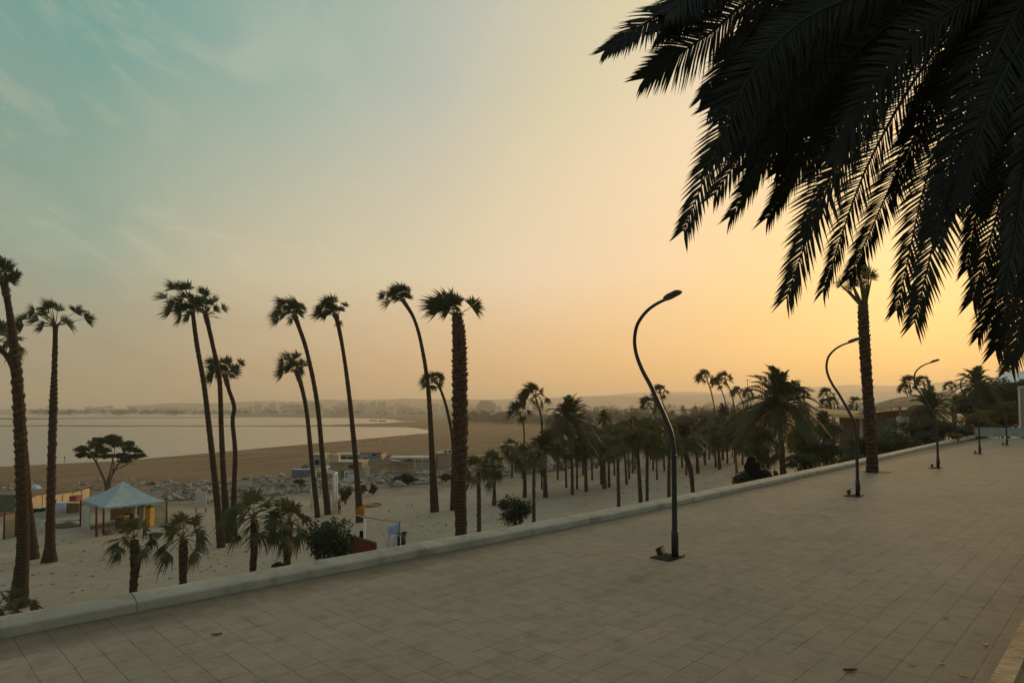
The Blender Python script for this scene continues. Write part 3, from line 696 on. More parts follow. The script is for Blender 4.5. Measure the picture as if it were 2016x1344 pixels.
# young palms just outside the parapet
def near_palm(px, py, ybase_D, **kw): pass
def wallside(pxs, wpx, D, crown, rpx, label, **kw):
    p = at(pxs[0][0], pxs[0][1], D); b = Vector((p.x, D, ground_z(p.x, D)))
    return palm(pxs, wpx, crown, rpx * .8, label, base=b, group='young fan palms outside the parapet', **kw)
wallside([(262, 1215), (262, 1165), (266, 1110), (264, 1062)], [18, 18, 23, 20], 34, YOUNG[0], 62, 'young palm with drooping fronds in front of the grey tent', boots=[(0, .97, .15)])
wallside([(359, 1200), (360, 1145), (361, 1100), (361, 1062)], [17, 18, 22, 18], 35, YOUNG[1], 66, 'young palm between the grey tent and the group of three tall palms', boots=[(0, .97, .15)])
wallside([(498, 1180), (498, 1120), (501, 1070), (500, 1022)], [17, 17, 19, 18], 36, YOUNG[2], 66, 'young palm with the bushiest crown beside the group of three tall palms', boots=[(0, .97, .12)])
wallside([(564, 1170), (565, 1100), (567, 1060), (570, 1030)], [17, 18, 19, 18], 36, SHAG[0], 62, 'young palm beside the large bush at the parapet', boots=[(0, .97, .12)])
wallside([(30, 1262), (30, 1230), (30, 1205)], [22, 22, 20], 30, YOUNG[1], 62, 'low young palm at the foot of the thick ragged trunk')

# grove on the plaza: trunk pixels, crown kind, radius, label
GG = 'palms of the grove on the plaza'
GROVE = [
 ([(943, 1075), (943, 1045), (943, 990), (942, 930)], [11, 11, 11, 10], YOUNG[0], 36, 'grove palm standing next to the thickest trunk', 43),
 ([(973, 994.5), (973, 960), (972, 915)], [11, 8, 7], SHAG[1], 32, 'grove palm with shaggy crown behind the round dark bush', None),
 ([(1033, 979), (1033, 940), (1031, 898)], [10, 8, 7], SHAG[2], 28, 'grove palm rising over the round dark bush', None),
 ([(1051, 1040), (1051, 1010), (1051, 950), (1052, 895)], [9, 9, 8, 7], YOUNG[1], 29, 'taller grove palm touching the edge of the round dark bush', 48),
 ([(1074, 978.6), (1073, 940), (1070, 893)], [12, 9, 8], DATE[0], 42, 'feather palm next to the taller palm at the round bush', None),
 ([(1067, 963), (1066, 920), (1063, 880)], [5, 4, 4], SHAG[0], 22, 'thin grove palm hidden behind the feather palm near the round bush', None),
 ([(1127, 973), (1126, 920), (1122, 860), (1120, 836)], [8, 7, 7, 7], DATE_BIG, 60, 'largest arching feather palm of the grove', None),
 ([(1115, 959), (1114, 920), (1113, 885)], [6, 5, 5], SHAG[1], 22, 'small palm under the largest arching feather palm', None),
 ([(1136, 963), (1136, 920), (1138, 880)], [6, 5, 5], SHAG[2], 22, 'second small palm close behind the largest feather palm', None),
 ([(1154, 967), (1153, 920), (1152, 876)], [9, 7, 6], SHAG[0], 28, 'stout palm standing clear beside the largest feather palm', None),
 ([(1184, 953), (1184, 910), (1184, 880)], [7, 6, 6], SHAG[1], 28, 'palm in the tight trunk cluster, shaded side', None),
 ([(1190, 961.6), (1189, 910), (1189, 872)], [11, 8, 7], YOUNG[2], 34, 'front palm of the tight trunk cluster', None),
 ([(1199, 959), (1199, 910), (1201, 880)], [7, 6, 6], SHAG[2], 26, 'outer palm of the tight trunk cluster, nearest the lamp', None),
 ([(1188, 935), (1188, 880), (1189, 828)], [9, 8, 8], DATE[1], 24, 'upright palm whose tuft stands above the trunk cluster', None),
 ([(1218, 1030), (1218, 990), (1217, 940), (1216, 890)], [9, 9, 8, 7], YOUNG[0], 34, 'palm whose foot is hidden by the parapet, beside the trunk cluster', 52),
 ([(1234, 953), (1231, 910), (1227, 862)], [6, 5, 5], SHAG[1], 28, 'slim leaning palm behind the grove, paired with a thinner one', None),
 ([(1239, 942.7), (1237, 900), (1236, 860)], [5, 4, 4], SHAG[0], 22, 'thinnest palm of the leaning pair', None),
 ([(1261, 1020), (1261, 985), (1257, 915), (1252, 850)], [11, 11, 9, 7], SHAG[2], 36, 'tall shaggy grove palm two trunks before the nearest lamp', 55),
 ([(1274, 1016), (1274, 980), (1274, 920), (1275, 858)], [9, 8, 8, 7], SHAG[1], 34, 'straight tall grove palm one trunk before the nearest lamp', 56),
 ([(1293.7, 944), (1293, 915), (1294, 882)], [5, 4, 4], SHAG[0], 22, 'short palm seen through the gap before the nearest lamp', None),
 ([(1308, 926), (1307, 900), (1306, 875)], [5, 4, 4], SHAG[2], 20, 'small far palm close to the nearest lamp pole', None),
 ([(1317, 1010), (1317, 977), (1317, 930), (1318, 868)], [9, 9, 8, 7], YOUNG[1], 34, 'palm directly behind the pole of the nearest lamp', 57),
 ([(1366, 1000), (1364, 966), (1359, 923), (1349, 893), (1347, 870)], [10, 10, 13, 14, 10], DATE[2], 42, 'leaning feather palm with swollen trunk beyond the nearest lamp', 60),
 ([(1351, 935), (1352, 890), (1354, 858)], [5, 5, 5], SHAG[1], 24, 'palm half hidden behind the leaning swollen trunk', None),
 ([(1374, 931), (1372, 890), (1369, 862)], [8, 7, 7], SHAG[0], 27, 'straight palm beside the leaning swollen trunk', None),
 ([(1409.5, 919), (1408, 890), (1406, 850)], [6, 5, 5], SHAG[2], 24, 'palm where people gather at the market stalls', None),
 ([(1417, 923), (1415, 890), (1413, 856)], [9, 7, 6], SHAG[1], 26, 'stouter palm beside the one at the market stalls', None),
 ([(1423, 905), (1423, 860), (1424, 822)], [6, 5, 5], DATE[0], 28, 'feather palm rising behind the market stalls', None),
 ([(1447, 910), (1447, 870), (1447, 845)], [6, 6, 6], DATE[1], 36, 'low feather palm between the stalls and the great feather palm', None),
 ([(1497, 935), (1497, 900), (1497, 862)], [9, 8, 8], SHAG[2], 34, 'knobbly palm in front of the great feather palm', 58),
 ([(1512, 955), (1512, 920), (1510, 880)], [10, 9, 8], SHAG[0], 34, 'knobbly trunked palm above the two people in black', 50),
 ([(1543, 960), (1541, 915), (1537, 850), (1535, 812)], [17, 15, 13, 11], DATE_BIG, 92, 'great feather palm with the widest crown on the plaza', 48),
 ([(1622, 905), (1622, 870), (1622, 845)], [7, 7, 7], DATE[2], 42, 'low feather palm beside the flat pale roof', 70),
 ([(1832, 870), (1832, 840), (1832, 812)], [8, 8, 8], DATE[1], 50, 'feather palm in front of the pale canopy', 60),
 ([(1585, 905), (1585, 860)], [8, 8], SHAG[1], 34, 'squat palm in the shade behind the great feather palm', 66),
 ([(1166, 945), (1165, 900), (1165, 868)], [5, 5, 5], SHAG[0], 24, 'far grove palm between the stout palm and the trunk cluster', None),
 ([(1210, 935), (1209, 890), (1209, 858)], [5, 5, 5], SHAG[2], 24, 'far grove palm peeping over the outer palm of the cluster', None),
 ([(1246, 930), (1245, 890), (1244, 850)], [5, 5, 5], SHAG[1], 24, 'far grove palm rising above the thinnest leaning palm', None),
 ([(1286, 925), (1285, 880), (1284, 846)], [5, 5, 5], SHAG[0], 26, 'far grove palm above the straight tall one before the lamp', None),
 ([(1330, 928), (1330, 890), (1331, 856)], [5, 5, 5], SHAG[2], 26, 'far grove palm just past the nearest lamp pole', None),
 ([(1343, 920), (1342, 880), (1341, 848)], [5, 5, 5], SHAG[1], 24, 'far grove palm touching the leaning swollen one', None),
 ([(1388, 915), (1388, 880), (1387, 846)], [5, 5, 5], SHAG[0], 24, 'far grove palm over the walking people', None),
 ([(1432, 912), (1432, 880), (1432, 850)], [5, 5, 5], SHAG[2], 26, 'far grove palm beside the orange awning stall', None),
 ([(1462, 915), (1462, 880), (1463, 846)], [5, 5, 5], SHAG[1], 28, 'far grove palm in front of the skyline row', None),
 ([(1474, 925), (1474, 890), (1475, 862)], [5, 5, 5], SHAG[0], 30, 'grove palm close beside the great feather palm', None),
 ([(1098, 945), (1098, 900), (1097, 870)], [5, 5, 5], SHAG[1], 26, 'far grove palm under the shadow side of the largest feather palm', None),
 ([(1008, 940), (1008, 905), (1008, 882)], [5, 5, 5], SHAG[2], 24, 'far grove palm standing at the edge of the rubble', None),
 ([(1148, 935), (1148, 890), (1147, 858)], [5, 5, 5], SHAG[0], 24, 'far grove palm behind the stout clear standing palm', None),
 ([(1485, 905), (1485, 865)], [8, 8], SHAG[1], 32, 'squat palm left of the great feather palm trunk', 72),
]
for i, (pxs, w, cr, r, lab, D) in enumerate(GROVE):
    kw = {}
    if D:
        p = at(pxs[0][0], pxs[0][1], D); kw['base'] = Vector((p.x, D, min(p.z, ground_z(p.x, D))))
    feather = cr in DATE or cr is DATE_BIG
    palm(pxs, w, cr, r, lab, group=GG, n=8, name='date_palm' if feather else 'fan_palm', boots=[(0.02, .98, .14)] if r > 26 else None, mats=[M['date_trunk'], M['boots']], seed=0, rotz=(.6 * i if feather else 0), **kw)
# tall thin palms farther back
FARP = [
 ([(1029, 850), (1032, 862), (1029, 829), (1023, 815)], FAN[0], 26, 'tall thin palm with lower crown, before the brown sand flats', 95, 4.5),
 ([(1067, 860), (1067, 836), (1060, 800), (1055, 784)], FAN[1], 33, 'taller thin palm bent by wind, before the brown sand flats', 95, 6),
 ([(1309, 830), (1309, 812), (1304, 790), (1300, 774)], FAN[0], 18, 'thin palm just behind the upper pole of the nearest lamp', 150, 3),
 ([(1294, 850), (1294, 834), (1288, 815), (1279, 798)], FAN[2], 20, 'thin palm lower than its neighbour behind the nearest lamp', 140, 3.2),
 ([(1408, 840), (1408, 816), (1401, 775), (1391, 744)], FAN[1], 19, 'highest thin palm on the skyline', 150, 3.4),
 ([(1429, 830), (1428.5, 798), (1423, 775), (1415, 757)], FAN[0], 17, 'middle thin palm of the skyline row', 150, 3),
 ([(1448, 840), (1447.5, 816), (1440, 775), (1428, 748)], FAN[3], 19, 'thin palm with the longest bare stem of the skyline row', 150, 3.4),
 ([(1467, 840), (1466.5, 818), (1461, 790), (1454, 774)], FAN[1], 15, 'short thin palm of the skyline row', 160, 2.8),
 ([(1481, 830), (1479, 800), (1474, 778)], FAN[2], 13, 'small thin palm below the lattice mast', 170, 2.6),
 ([(1582, 840), (1576, 800), (1566, 768)], FAN[0], 18, 'highest of three thin palms behind the great feather palm', 140, 3),
 ([(1585, 840), (1580, 805), (1573, 778)], FAN[1], 16, 'middle one of three thin palms behind the great feather palm', 140, 3),
 ([(1592, 840), (1588, 805), (1582, 781)], FAN[3], 16, 'lowest of three thin palms behind the great feather palm', 140, 3),
 ([(1640, 840), (1639, 820), (1634, 795), (1628, 778)], FAN[0], 17, 'thin palm leaning over the flat pale roof', 110, 3),
 ([(1632, 840), (1629, 815), (1626, 796)], FAN[2], 14, 'small palm crown just above the flat pale roof', 112, 3),
 ([(1643, 840), (1643, 810), (1642, 793)], FAN[3], 13, 'smallest palm crown just above the flat pale roof', 112, 3),
 ([(1687, 840), (1687, 815), (1687, 796)], YOUNG[0], 20, 'palm tuft against the trunk of the promenade palm', 100, 5),
 ([(1790, 820), (1794, 790), (1791, 756)], FAN[0], 17, 'highest palm of the pair above the pale canopy', 120, 3.6),
 ([(1790, 820), (1788, 790), (1783, 767)], FAN[1], 13, 'lower palm of the pair above the pale canopy', 120, 3),
 ([(1828, 820), (1825, 785), (1818, 753)], FAN[2], 17, 'wind bent palm above the pale canopy next to the third lamp', 120, 4),
 ([(1876, 800), (1875, 780), (1873, 762)], FAN[3], 12, 'palm at the high corner of the pale canopy', 115, 4),
 ([(1983, 790), (1985, 760), (1986, 740)], FAN[0], 20, 'ragged palm tuft behind the pale tent roof', 82, 6),
]
for pxs, cr, r, lab, D, w in FARP:
    p = at(pxs[0][0], pxs[0][1], D); b = Vector((p.x, D, min(p.z, ground_z(p.x, D))))
    palm([(pxs[0][0], pxs[0][1])] + pxs[1:], [w * 1.3] + [w] * (len(pxs) - 1), cr, r, lab, group='thin palms standing farther back', base=b, n=6, dense=.8)

# palm growing in the promenade itself
b = on_plane(1717, 929, 0)
stub = MB(); rg = random.Random(5)
for i in range(12):
    az = i * 2.4; el = R(rg.uniform(58, 84)); dv = Vector((math.cos(az) * math.cos(el) - .16, math.sin(az) * math.cos(el), math.sin(el)))
    fan_leaf(stub, Vector((math.cos(az) * .1, math.sin(az) * .1, -.1)), dv, rg.uniform(.55, .95), rg.uniform(.28, .5), rg, Vector((-.12, 0, .25)), .2, 13, .8, .035)
palm([(1717, 929), (1716, 880), (1709, 780), (1703, 690), (1700, 630), (1699, 598)], [28, 25, 25.5, 26, 24, 19], stub.mesh('crown', [M['fan_dry'], M['stalk']]), 66, 'single palm growing through the promenade paving, crown trimmed to a tuft', [(.22, 1, .2)], group=None, base=b, n=16, dense=.15, boot_len=.09, boot_dense=2.0)
mb = MB()
for i in range(14):
    a = 2 * math.pi * i / 14; mb.v.append((b.x + .15 + .62 * math.cos(a) * (1 + .1 * math.sin(3 * a)), b.y + .5 * math.sin(a), .006))
mb.idx([tuple(range(14))]); tag(mb.build('planting_pit', M['soil']), kind='structure')

# ------------------------------------------------------------------ the great date palm overhead
CRN = at(2100, -95, 5.2)
foot = Vector((CRN.x + .25, CRN.y + .1, 1.0))
big = thing('date_palm', foot, 'huge dark date palm whose fronds hang over the near edge of the promenade', 'palm tree')
rg = random.Random(8)
trunk_mesh([foot, foot.lerp(CRN, .5) + Vector((.08, 0, 0)), CRN - Vector((0, 0, .1))], [.42, .33, .36], rg, [(0, 1, .18)], 14, .2, .14).build('trunk', [M['date_trunk'], M['boots']], big)
GUIDE = [
 [(1480, -45), (1330, 12), (1190, 100), 4.6], [(1560, -70), (1400, -10), (1300, 62), 5.4], [(1560, -30), (1395, 68), (1268, 155), 4.9], [(1590, -15), (1470, 75), (1380, 195), 5.6], [(1650, -5), (1520, 90), (1398, 212), 5.0],
 [(1690, -10), (1490, 130), (1345, 455), 4.3], [(1720, 10), (1540, 160), (1385, 330), 5.6], [(1800, 20), (1600, 190), (1437, 428), 5.0], [(1850, 40), (1640, 210), (1510, 430), 5.7], [(1780, 10), (1560, 180), (1440, 300), 5.2],
 [(1840, 40), (1660, 290), (1548, 588), 4.5], [(1890, 40), (1720, 300), (1620, 575), 5.4], [(1930, 40), (1790, 290), (1672, 548), 6.0], [(1880, 30), (1700, 250), (1580, 470), 4.9],
 [(1960, 50), (1840, 300), (1765, 612), 5.0], [(1980, 60), (1878, 330), (1800, 635), 4.4], [(2000, 60), (1915, 280), (1850, 480), 5.8], [(2010, 60), (1950, 280), (1903, 530), 5.5],
 [(2040, 90), (1985, 340), (1915, 592), 5.1], [(2055, 120), (2000, 440), (1925, 665), 5.8], [(2060, 120), (2012, 470), (1960, 690), 5.3], [(2080, 150), (2040, 480), (1990, 720), 4.9], [(2090, 150), (2060, 420), (2020, 690), 5.4],
 [(1700, -20), (1535, 110), (1418, 285), 5.3], [(1740, 0), (1570, 150), (1405, 385), 5.0], [(1790, 10), (1600, 170), (1462, 372), 5.8], [(1820, 20), (1645, 190), (1535, 395), 5.2],  [(1760, -20), (1600, 90), (1500, 240), 5.5], [(1830, 0), (1690, 160), (1590, 350), 5.9],
 [(1760, -40), (1600, 30), (1480, 130), 5.0], [(1900, 0), (1760, 120), (1640, 320), 4.6], [(1960, 20), (1850, 170), (1760, 380), 5.9], [(2020, 60), (1950, 200), (1890, 400), 4.5]]
fr = MB()
def hang(g, dj=0.):
    (a, b_, c_, D) = g; w = lambda p, dd: at(p[0], p[1], dd)
    pinnate(fr, [CRN, w(a, 5.2 + (D - 5.2) * .35), w(b_, 5.2 + (D - 5.2) * .75), w(c_, D)], rg, .32 * rg.uniform(.85, 1.12), 118, .0185, 1.05, .12, .016, start=.16, droop=.10, face=Vector((rg.uniform(-.45, .45), 1, rg.uniform(-.5, .3))))
for g in GUIDE: hang(g)
for i in range(20):                                   # more fronds between the outer ones, ending higher up inside the mass
    g, h = rg.sample(GUIDE, 2)
    if abs(g[2][0] - h[2][0]) > 320: h = g
    f_ = rg.random(); mx = lambda p, q: (p[0] + (q[0] - p[0]) * f_ + rg.uniform(-25, 25), p[1] + (q[1] - p[1]) * f_ - rg.uniform(20, 70))
    sh = rg.uniform(.55, .85); b_ = mx(g[1], h[1]); c_ = mx(g[2], h[2]); c_ = (b_[0] + (c_[0] - b_[0]) * sh, b_[1] + (c_[1] - b_[1]) * sh)
    hang([mx(g[0], h[0]), b_, c_, rg.uniform(4.3, 6.4)])
for i in range(34):                                   # the rest of the crown, all round
    az = i * 2.39996; el = R(rg.uniform(-10, 75)); h_ = Vector((math.cos(az), math.sin(az), 0)); dv = h_ * math.cos(el) + Vector((0, 0, math.sin(el)))
    if h_.x < .1 and el < R(25): continue
    L = rg.uniform(2.8, 3.6)
    pinnate(fr, [CRN, CRN + dv * L * .4, CRN + dv * L * .75 + Vector((0, 0, -.35)), CRN + dv * L * .9 + h_ * .5 + Vector((0, 0, -1.3))], rg, .34, 70, .022, .9, .15, .016)
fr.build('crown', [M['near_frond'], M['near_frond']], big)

# ------------------------------------------------------------------ bushes, trees, woodland
def leaves(mb, c, rad, n, size, rng, lumps=9, hollow=.35):
    """leaf faces gathered in clumps through an uneven ellipsoid"""
    cl = []
    for _ in range(lumps):
        v = Vector((rng.gauss(0, 1), rng.gauss(0, 1), rng.gauss(0, 1))).normalized() * rng.uniform(.3, .78)
        cl.append((v, rng.uniform(.28, .5)))
    for i in range(n):
        v, r = cl[i % lumps]; q = Vector((rng.gauss(0, 1), rng.gauss(0, 1), rng.gauss(0, 1))).normalized() * r * rng.uniform(hollow, 1.05) + v
        p = Vector(c) + Vector((q.x * rad[0], q.y * rad[1], q.z * rad[2]))
        a = Vector((rng.gauss(0, 1), rng.gauss(0, 1), rng.gauss(0, .7))).normalized(); b_ = a.orthogonal().normalized(); s_ = size * rng.uniform(.6, 1.3)
        mb.face([p - a * s_, p - b_ * s_ * .45, p + a * s_, p + b_ * s_ * .45])
def bush(px, py, wpx, hpx, D, label, mat='bush', n=2600, size=None, group=None, name='bush', lumps=14, cat='bush'):
    rng = random.Random(sum(map(ord, label))); c = at(px, py, D); rx = wpx / 2 * D / F; rz = hpx / 2 * D / F
    g = ground_z(c.x, D) if st(c.x, D)[0] > 9.3 else 0.
    base = Vector((c.x, D, min(g, c.z - rz)))
    t_ = thing(name, base, label, cat, group)
    mb = MB(); leaves(mb, c, (rx, min(rx, rz * 1.4), rz), n, size or max(rx, rz) * .055, rng, lumps); mb.build('foliage', M[mat], t_)
    tr = MB()
    for i in range(6):
        a = rng.uniform(0, 6.28); e_ = c + Vector((math.cos(a) * rx * .55, math.sin(a) * rx * .5, rng.uniform(-.2, .6) * rz))
        tr.tube([base + Vector((math.cos(a) * .06, math.sin(a) * .06, 0)), (base + e_) / 2 + Vector((0, 0, .1)), e_], [.05, .035, .012], 5, cap=False)
    tr.build('stem', M['bark'], t_)
    return t_
bush(645, 1066, 118, 96, 27, 'large dark bush leaning on the parapet beside a young palm', n=4200, size=.075, lumps=22)
bush(1012, 1003, 74, 66, 30, 'round dark bush standing alone on the plaza just outside the parapet', n=3600, size=.06, lumps=18)
bush(1460, 943, 50, 40, 24, 'rounded bush just outside the parapet beside the people in black', n=1500, size=.05)
bush(546, 1113, 26, 18, 30, 'small sprig of leaves peeping over the parapet', n=260, size=.07, lumps=6)
bush(1526, 935, 14, 26, 23, 'small upright sprout behind the parapet', 'scrub', n=260, size=.05, lumps=6)
bush(1620, 893, 130, 56, 45, 'dark undergrowth mound below the flat pale roof', n=3600, size=.12, lumps=24)
bush(1752, 872, 96, 60, 46, 'darkest shrub mass just past the promenade palm', n=3200, size=.12, lumps=20)
bush(1680, 905, 60, 36, 34, 'low dark shrub at the parapet before the promenade palm', n=1800, size=.08, lumps=14)
bush(1850, 838, 110, 40, 56, 'low dusky shrub under the feather palm by the canopy', n=2400, size=.13, lumps=18)
bush(1925, 838, 70, 66, 60, 'dark yellow green shrub at the corner of the end wall', 'olive', n=3600, size=.16, lumps=20)
bush(1970, 820, 96, 62, 62, 'large yellow green shrub behind the end wall', 'olive', n=5200, size=.17, lumps=30)
bush(1790, 874, 70, 34, 47, 'dark hedge shrub behind the third lamp', n=2000, size=.11, lumps=18)
bush(1828, 866, 60, 30, 50, 'dark hedge shrub under the feather palm, next along the parapet', n=1800, size=.11, lumps=18)
bush(1868, 848, 56, 44, 54, 'tall dusky hedge shrub between the canopy and the end wall', n=2200, size=.14, lumps=18)
bush(1893, 853, 40, 20, 52, 'dark hedge shrub touching the corner of the end wall', n=1500, size=.12, lumps=14)
bush(1700, 880, 60, 50, 40, 'dark hedge shrub behind the trunk of the promenade palm', n=2200, size=.1, lumps=18)
bush(1580, 912, 70, 40, 38, 'dark low shrub beyond the second lamp', n=1900, size=.09, lumps=16)
bush(1880, 856, 46, 16, 48, 'low olive shrub along the far parapet', 'olive', n=900, size=.09, lumps=10)
bush(680, 972, 27, 34, 78, 'pointed scrub bush behind the standing person', 'scrub', n=900, size=.14)
bush(710, 962, 26, 22, 84, 'scrub beside the palm with orange cloth', 'scrub', n=700, size=.15)
bush(735, 960, 22, 22, 86, 'scrub bush in the rubble below the white door panel', 'scrub', n=700, size=.15)
bush(797, 941, 54, 22, 100, 'widest green scrub in front of the white lattice pavilion', 'bush', n=1300, size=.2)
bush(590, 947, 22, 12, 105, 'scrub near the purple striped sheets', 'scrub', n=500, size=.2)
bush(878, 938, 30, 14, 100, 'scrub low beside the thickest palm trunk', 'scrub', n=600, size=.2)
# dense dark trees at the right end
def tree(px, pyb, D, w, h, label, mat='bush', n=5000, size=.2, lumps=26, name='broad_tree', trunk_w=.3, group=None, base=None):
    rng = random.Random(sum(map(ord, label))); c = at(px, pyb, D)
    g = base if base is not None else (ground_z(c.x, D) if st(c.x, D)[0] > 9.3 else 0.)
    b = Vector((c.x, D, g)); t_ = thing(name, b, label, 'tree', group)
    rx, rz = w / 2 * D / F, h / 2 * D / F
    mb = MB(); leaves(mb, c, (rx, rx * .8, rz), n, size, rng, lumps, .2); mb.build('crown', M[mat], t_)
    tr = MB(); top = c - Vector((0, 0, rz * .3))
    tr.tube(spline([b - Vector((0, 0, .2)), b.lerp(top, .5) + Vector((rng.uniform(-.2, .2), 0, 0)), top], 8), [trunk_w * (1.2 - .08 * i) for i in range(9)], 8)
    for i in range(6):
        a = i * 1.1; e_ = c + Vector((math.cos(a) * rx * .6, math.sin(a) * rx * .5, rng.uniform(-.1, .5) * rz)); s_ = b.lerp(top, .6 + .06 * i)
        tr.tube([s_, s_.lerp(e_, .5) + Vector((0, 0, .2)), e_], [trunk_w * .45, trunk_w * .3, .04], 5, cap=False)
    tr.build('trunk', M['bark'], t_)
    return t_
tree(1952, 790, 68, 140, 84, 'dense dark tree rising behind the yellow green shrubs', n=9000, size=.27, lumps=44, base=-.4)
tree(1905, 800, 70, 60, 50, 'smaller dark tree at the high end of the pale canopy', n=3600, size=.26, base=-.4)
tree(2035, 775, 66, 90, 60, 'dark tree below the pale tent roof, cut by the frame', n=4600, size=.26, base=-.4)
p = at(1924, 775, 64); palm([(1924, 820), (1924, 790), (1924, 765)], [16, 15, 14], DATE[2], 46, 'date palm spreading from the top of the dense dark tree', group=None, base=Vector((p.x, 64, -.4)), name='date_palm', n=10, mats=[M['date_trunk'], M['boots']])

for px, py, D, w, h, lab in ((1180, 862, 110, 50, 34, 'bushy tree behind the tight trunk cluster'), (1250, 856, 100, 56, 40, 'bushy tree behind the tall shaggy grove palms'), (1325, 848, 105, 64, 40, 'bushy tree behind the nearest lamp pole'),
                          (1395, 842, 110, 60, 38, 'bushy tree above the market stalls'), (1450, 862, 85, 62, 60, 'dark bushy tree beside the low feather palm'), (1492, 872, 70, 56, 60, 'dark tree standing over the knobbly palm'), (1575, 866, 64, 76, 60, 'dark tree in the shade behind the great feather palm'), (1630, 850, 72, 60, 50, 'dark tree under the edge of the flat pale roof'), (1800, 842, 66, 90, 50, 'dark tree under the pale canopy'),
                          (1080, 858, 150, 44, 26, 'small far tree behind the largest feather palm'), (1125, 850, 160, 50, 26, 'small far tree beyond the rubble behind the stout palm'), (1160, 846, 150, 46, 28, 'small far tree past the upright tufted palm'), (1212, 846, 140, 52, 30, 'far tree above the outer cluster palm'), (1232, 838, 160, 50, 28, 'far tree over the leaning pair of palms'),
                          (1275, 838, 150, 56, 30, 'far tree over the straight tall palm before the lamp'), (1300, 834, 170, 54, 28, 'far tree between the two thin palms at the lamp pole'), (1352, 832, 160, 60, 32, 'far tree over the leaning feather palm'), (1378, 828, 180, 56, 30, 'far tree in front of the low white houses'), (1418, 832, 150, 60, 36, 'far tree below the skyline row of palms'), (1462, 838, 120, 60, 44, 'far tree between the skyline row and the great feather palm')):
    tree(px, py, D, w, h, lab, n=2000, size=.16 * D / 70, lumps=20, trunk_w=.16, group='bushy trees between the grove and the canopy')
# flat-topped tree behind the tent
rng = random.Random(12); D = 96; b = ground(212, 985); D = b.y
M['acacia'] = leaf_material('acacia leaf', (.075, .08, .035), (.03, .036, .018), 1.2)
t_ = thing('acacia_tree', b, 'flat topped spreading tree between the grey tent and the water', 'tree')
tr = MB(); cr = MB(); P = lambda x, y, dd=0: at(x, y, D + dd)
for pts, w in (([(208, 985), (209, 955), (197, 925), (185, 902), (172, 890)], .4), ([(209, 955), (217, 930), (222, 905), (226, 885)], .28), ([(215, 985), (216, 950), (226, 925), (240, 903), (255, 890)], .34), ([(222, 928), (224, 908), (210, 890)], .16),
               ([(197, 925), (190, 908), (196, 890)], .16), ([(226, 925), (248, 915), (268, 903), (280, 897)], .15), ([(240, 903), (246, 890), (243, 876)], .13), ([(185, 902), (165, 893), (150, 885)], .13)):
    q = spline([P(x, y, rng.uniform(-1.2, 1.2) * i) for i, (x, y) in enumerate(pts)], 10); tr.tube(q, [w * .7 * (1 - .075 * i) for i in range(11)], 6, cap=False)
pad = [(165, 884, 26, 6), (158, 896, 16, 4), (190, 876, 28, 7), (210, 868, 30, 6), (232, 872, 30, 7), (250, 882, 24, 6), (205, 886, 34, 6), (178, 897, 22, 4), (240, 896, 26, 5), (262, 897, 22, 4), (280, 897, 14, 3.5), (225, 862, 24, 4.5), (195, 864, 20, 4), (258, 873, 16, 4), (272, 888, 14, 3), (215, 897, 24, 3.5), (248, 906, 20, 3.5)]
for (x, y, w, h) in pad:
    for dd in (-2.2, 0, 2.0):
        leaves(cr, P(x + rng.uniform(-6, 6), y + rng.uniform(-2, 2), dd), (w * .66 * D / F, w * .55 * D / F, h * 1.4 * D / F), 300, .16, rng, 13, .03)
tr.build('trunk', M['bark'], t_); cr.build('crown', M['acacia'], t_)

# ------------------------------------------------------------------ the tent and its surroundings on the lower plaza
def up_at(p, px_dy):                                  # a point above ground point p by so many photo pixels
    return p + Vector((0, 0, px_dy * p.y / F))
Fp, Lp, Rp = ground(204, 1053), ground(158.5, 1036), ground(328, 1031); Bp = Lp + Rp - Fp; Bp.z = (Lp.z + Rp.z) / 2 + .2
tent = thing('market_tent', (Fp + Rp + Lp + Bp) / 4, 'pale grey hipped market tent on dark red posts', 'tent')
eF, eL, eR = at(204, 999.5, Fp.y), at(159.4, 983, Lp.y), at(328, 986, Rp.y); eB = eL + eR - eF
mid = (eF + eB) / 2; apex = Vector((mid.x, mid.y, at(249.6, 945.5, mid.y).z))
mb = MB(); N = 7
for a, b_ in ((eF, eR), (eR, eB), (eB, eL), (eL, eF)):
    i0 = len(mb.v)
    for i in range(N + 1):
        for j in range(N + 1):
            p = a.lerp(b_, j / N).lerp(apex, i / N); sag = -.28 * math.sin(math.pi * i / N) - .10 * math.sin(math.pi * j / N) * (1 - i / N)
            mb.v.append((p.x, p.y, p.z + sag + .05 * noise.noise(Vector((p.x * 1.3, p.y * 1.3, 2)))))
    for i in range(N):
        for j in range(N):
            q = i0 + i * (N + 1) + j; mb.idx([(q, q + 1, q + N + 2, q + N + 1)], True)
cano = mb.build('canopy', M['blue_tarp'], tent)
mb = MB()
for a, b_ in ((eF, eR), (eL, eF)):
    n_ = 14
    for j in range(n_):
        p, q = a.lerp(b_, j / n_), a.lerp(b_, (j + 1) / n_); h = .16 + .05 * (j % 2)
        mb.face([p, q, q - Vector((0, 0, h)), p - Vector((0, 0, h))])
sub('valance', mb, M['blue_tarp'], cano, tent)
F2 = ground(190, 1056)
for a, b_ in ((Fp, eF), (Lp, eL), (Rp, eR), (Bp, eB), (F2, at(190, 996, F2.y))):
    mb = MB(); mb.tube([a - Vector((0, 0, .3)), b_], [.11, .10], 6); mb.build('post', M['red_post'], tent)
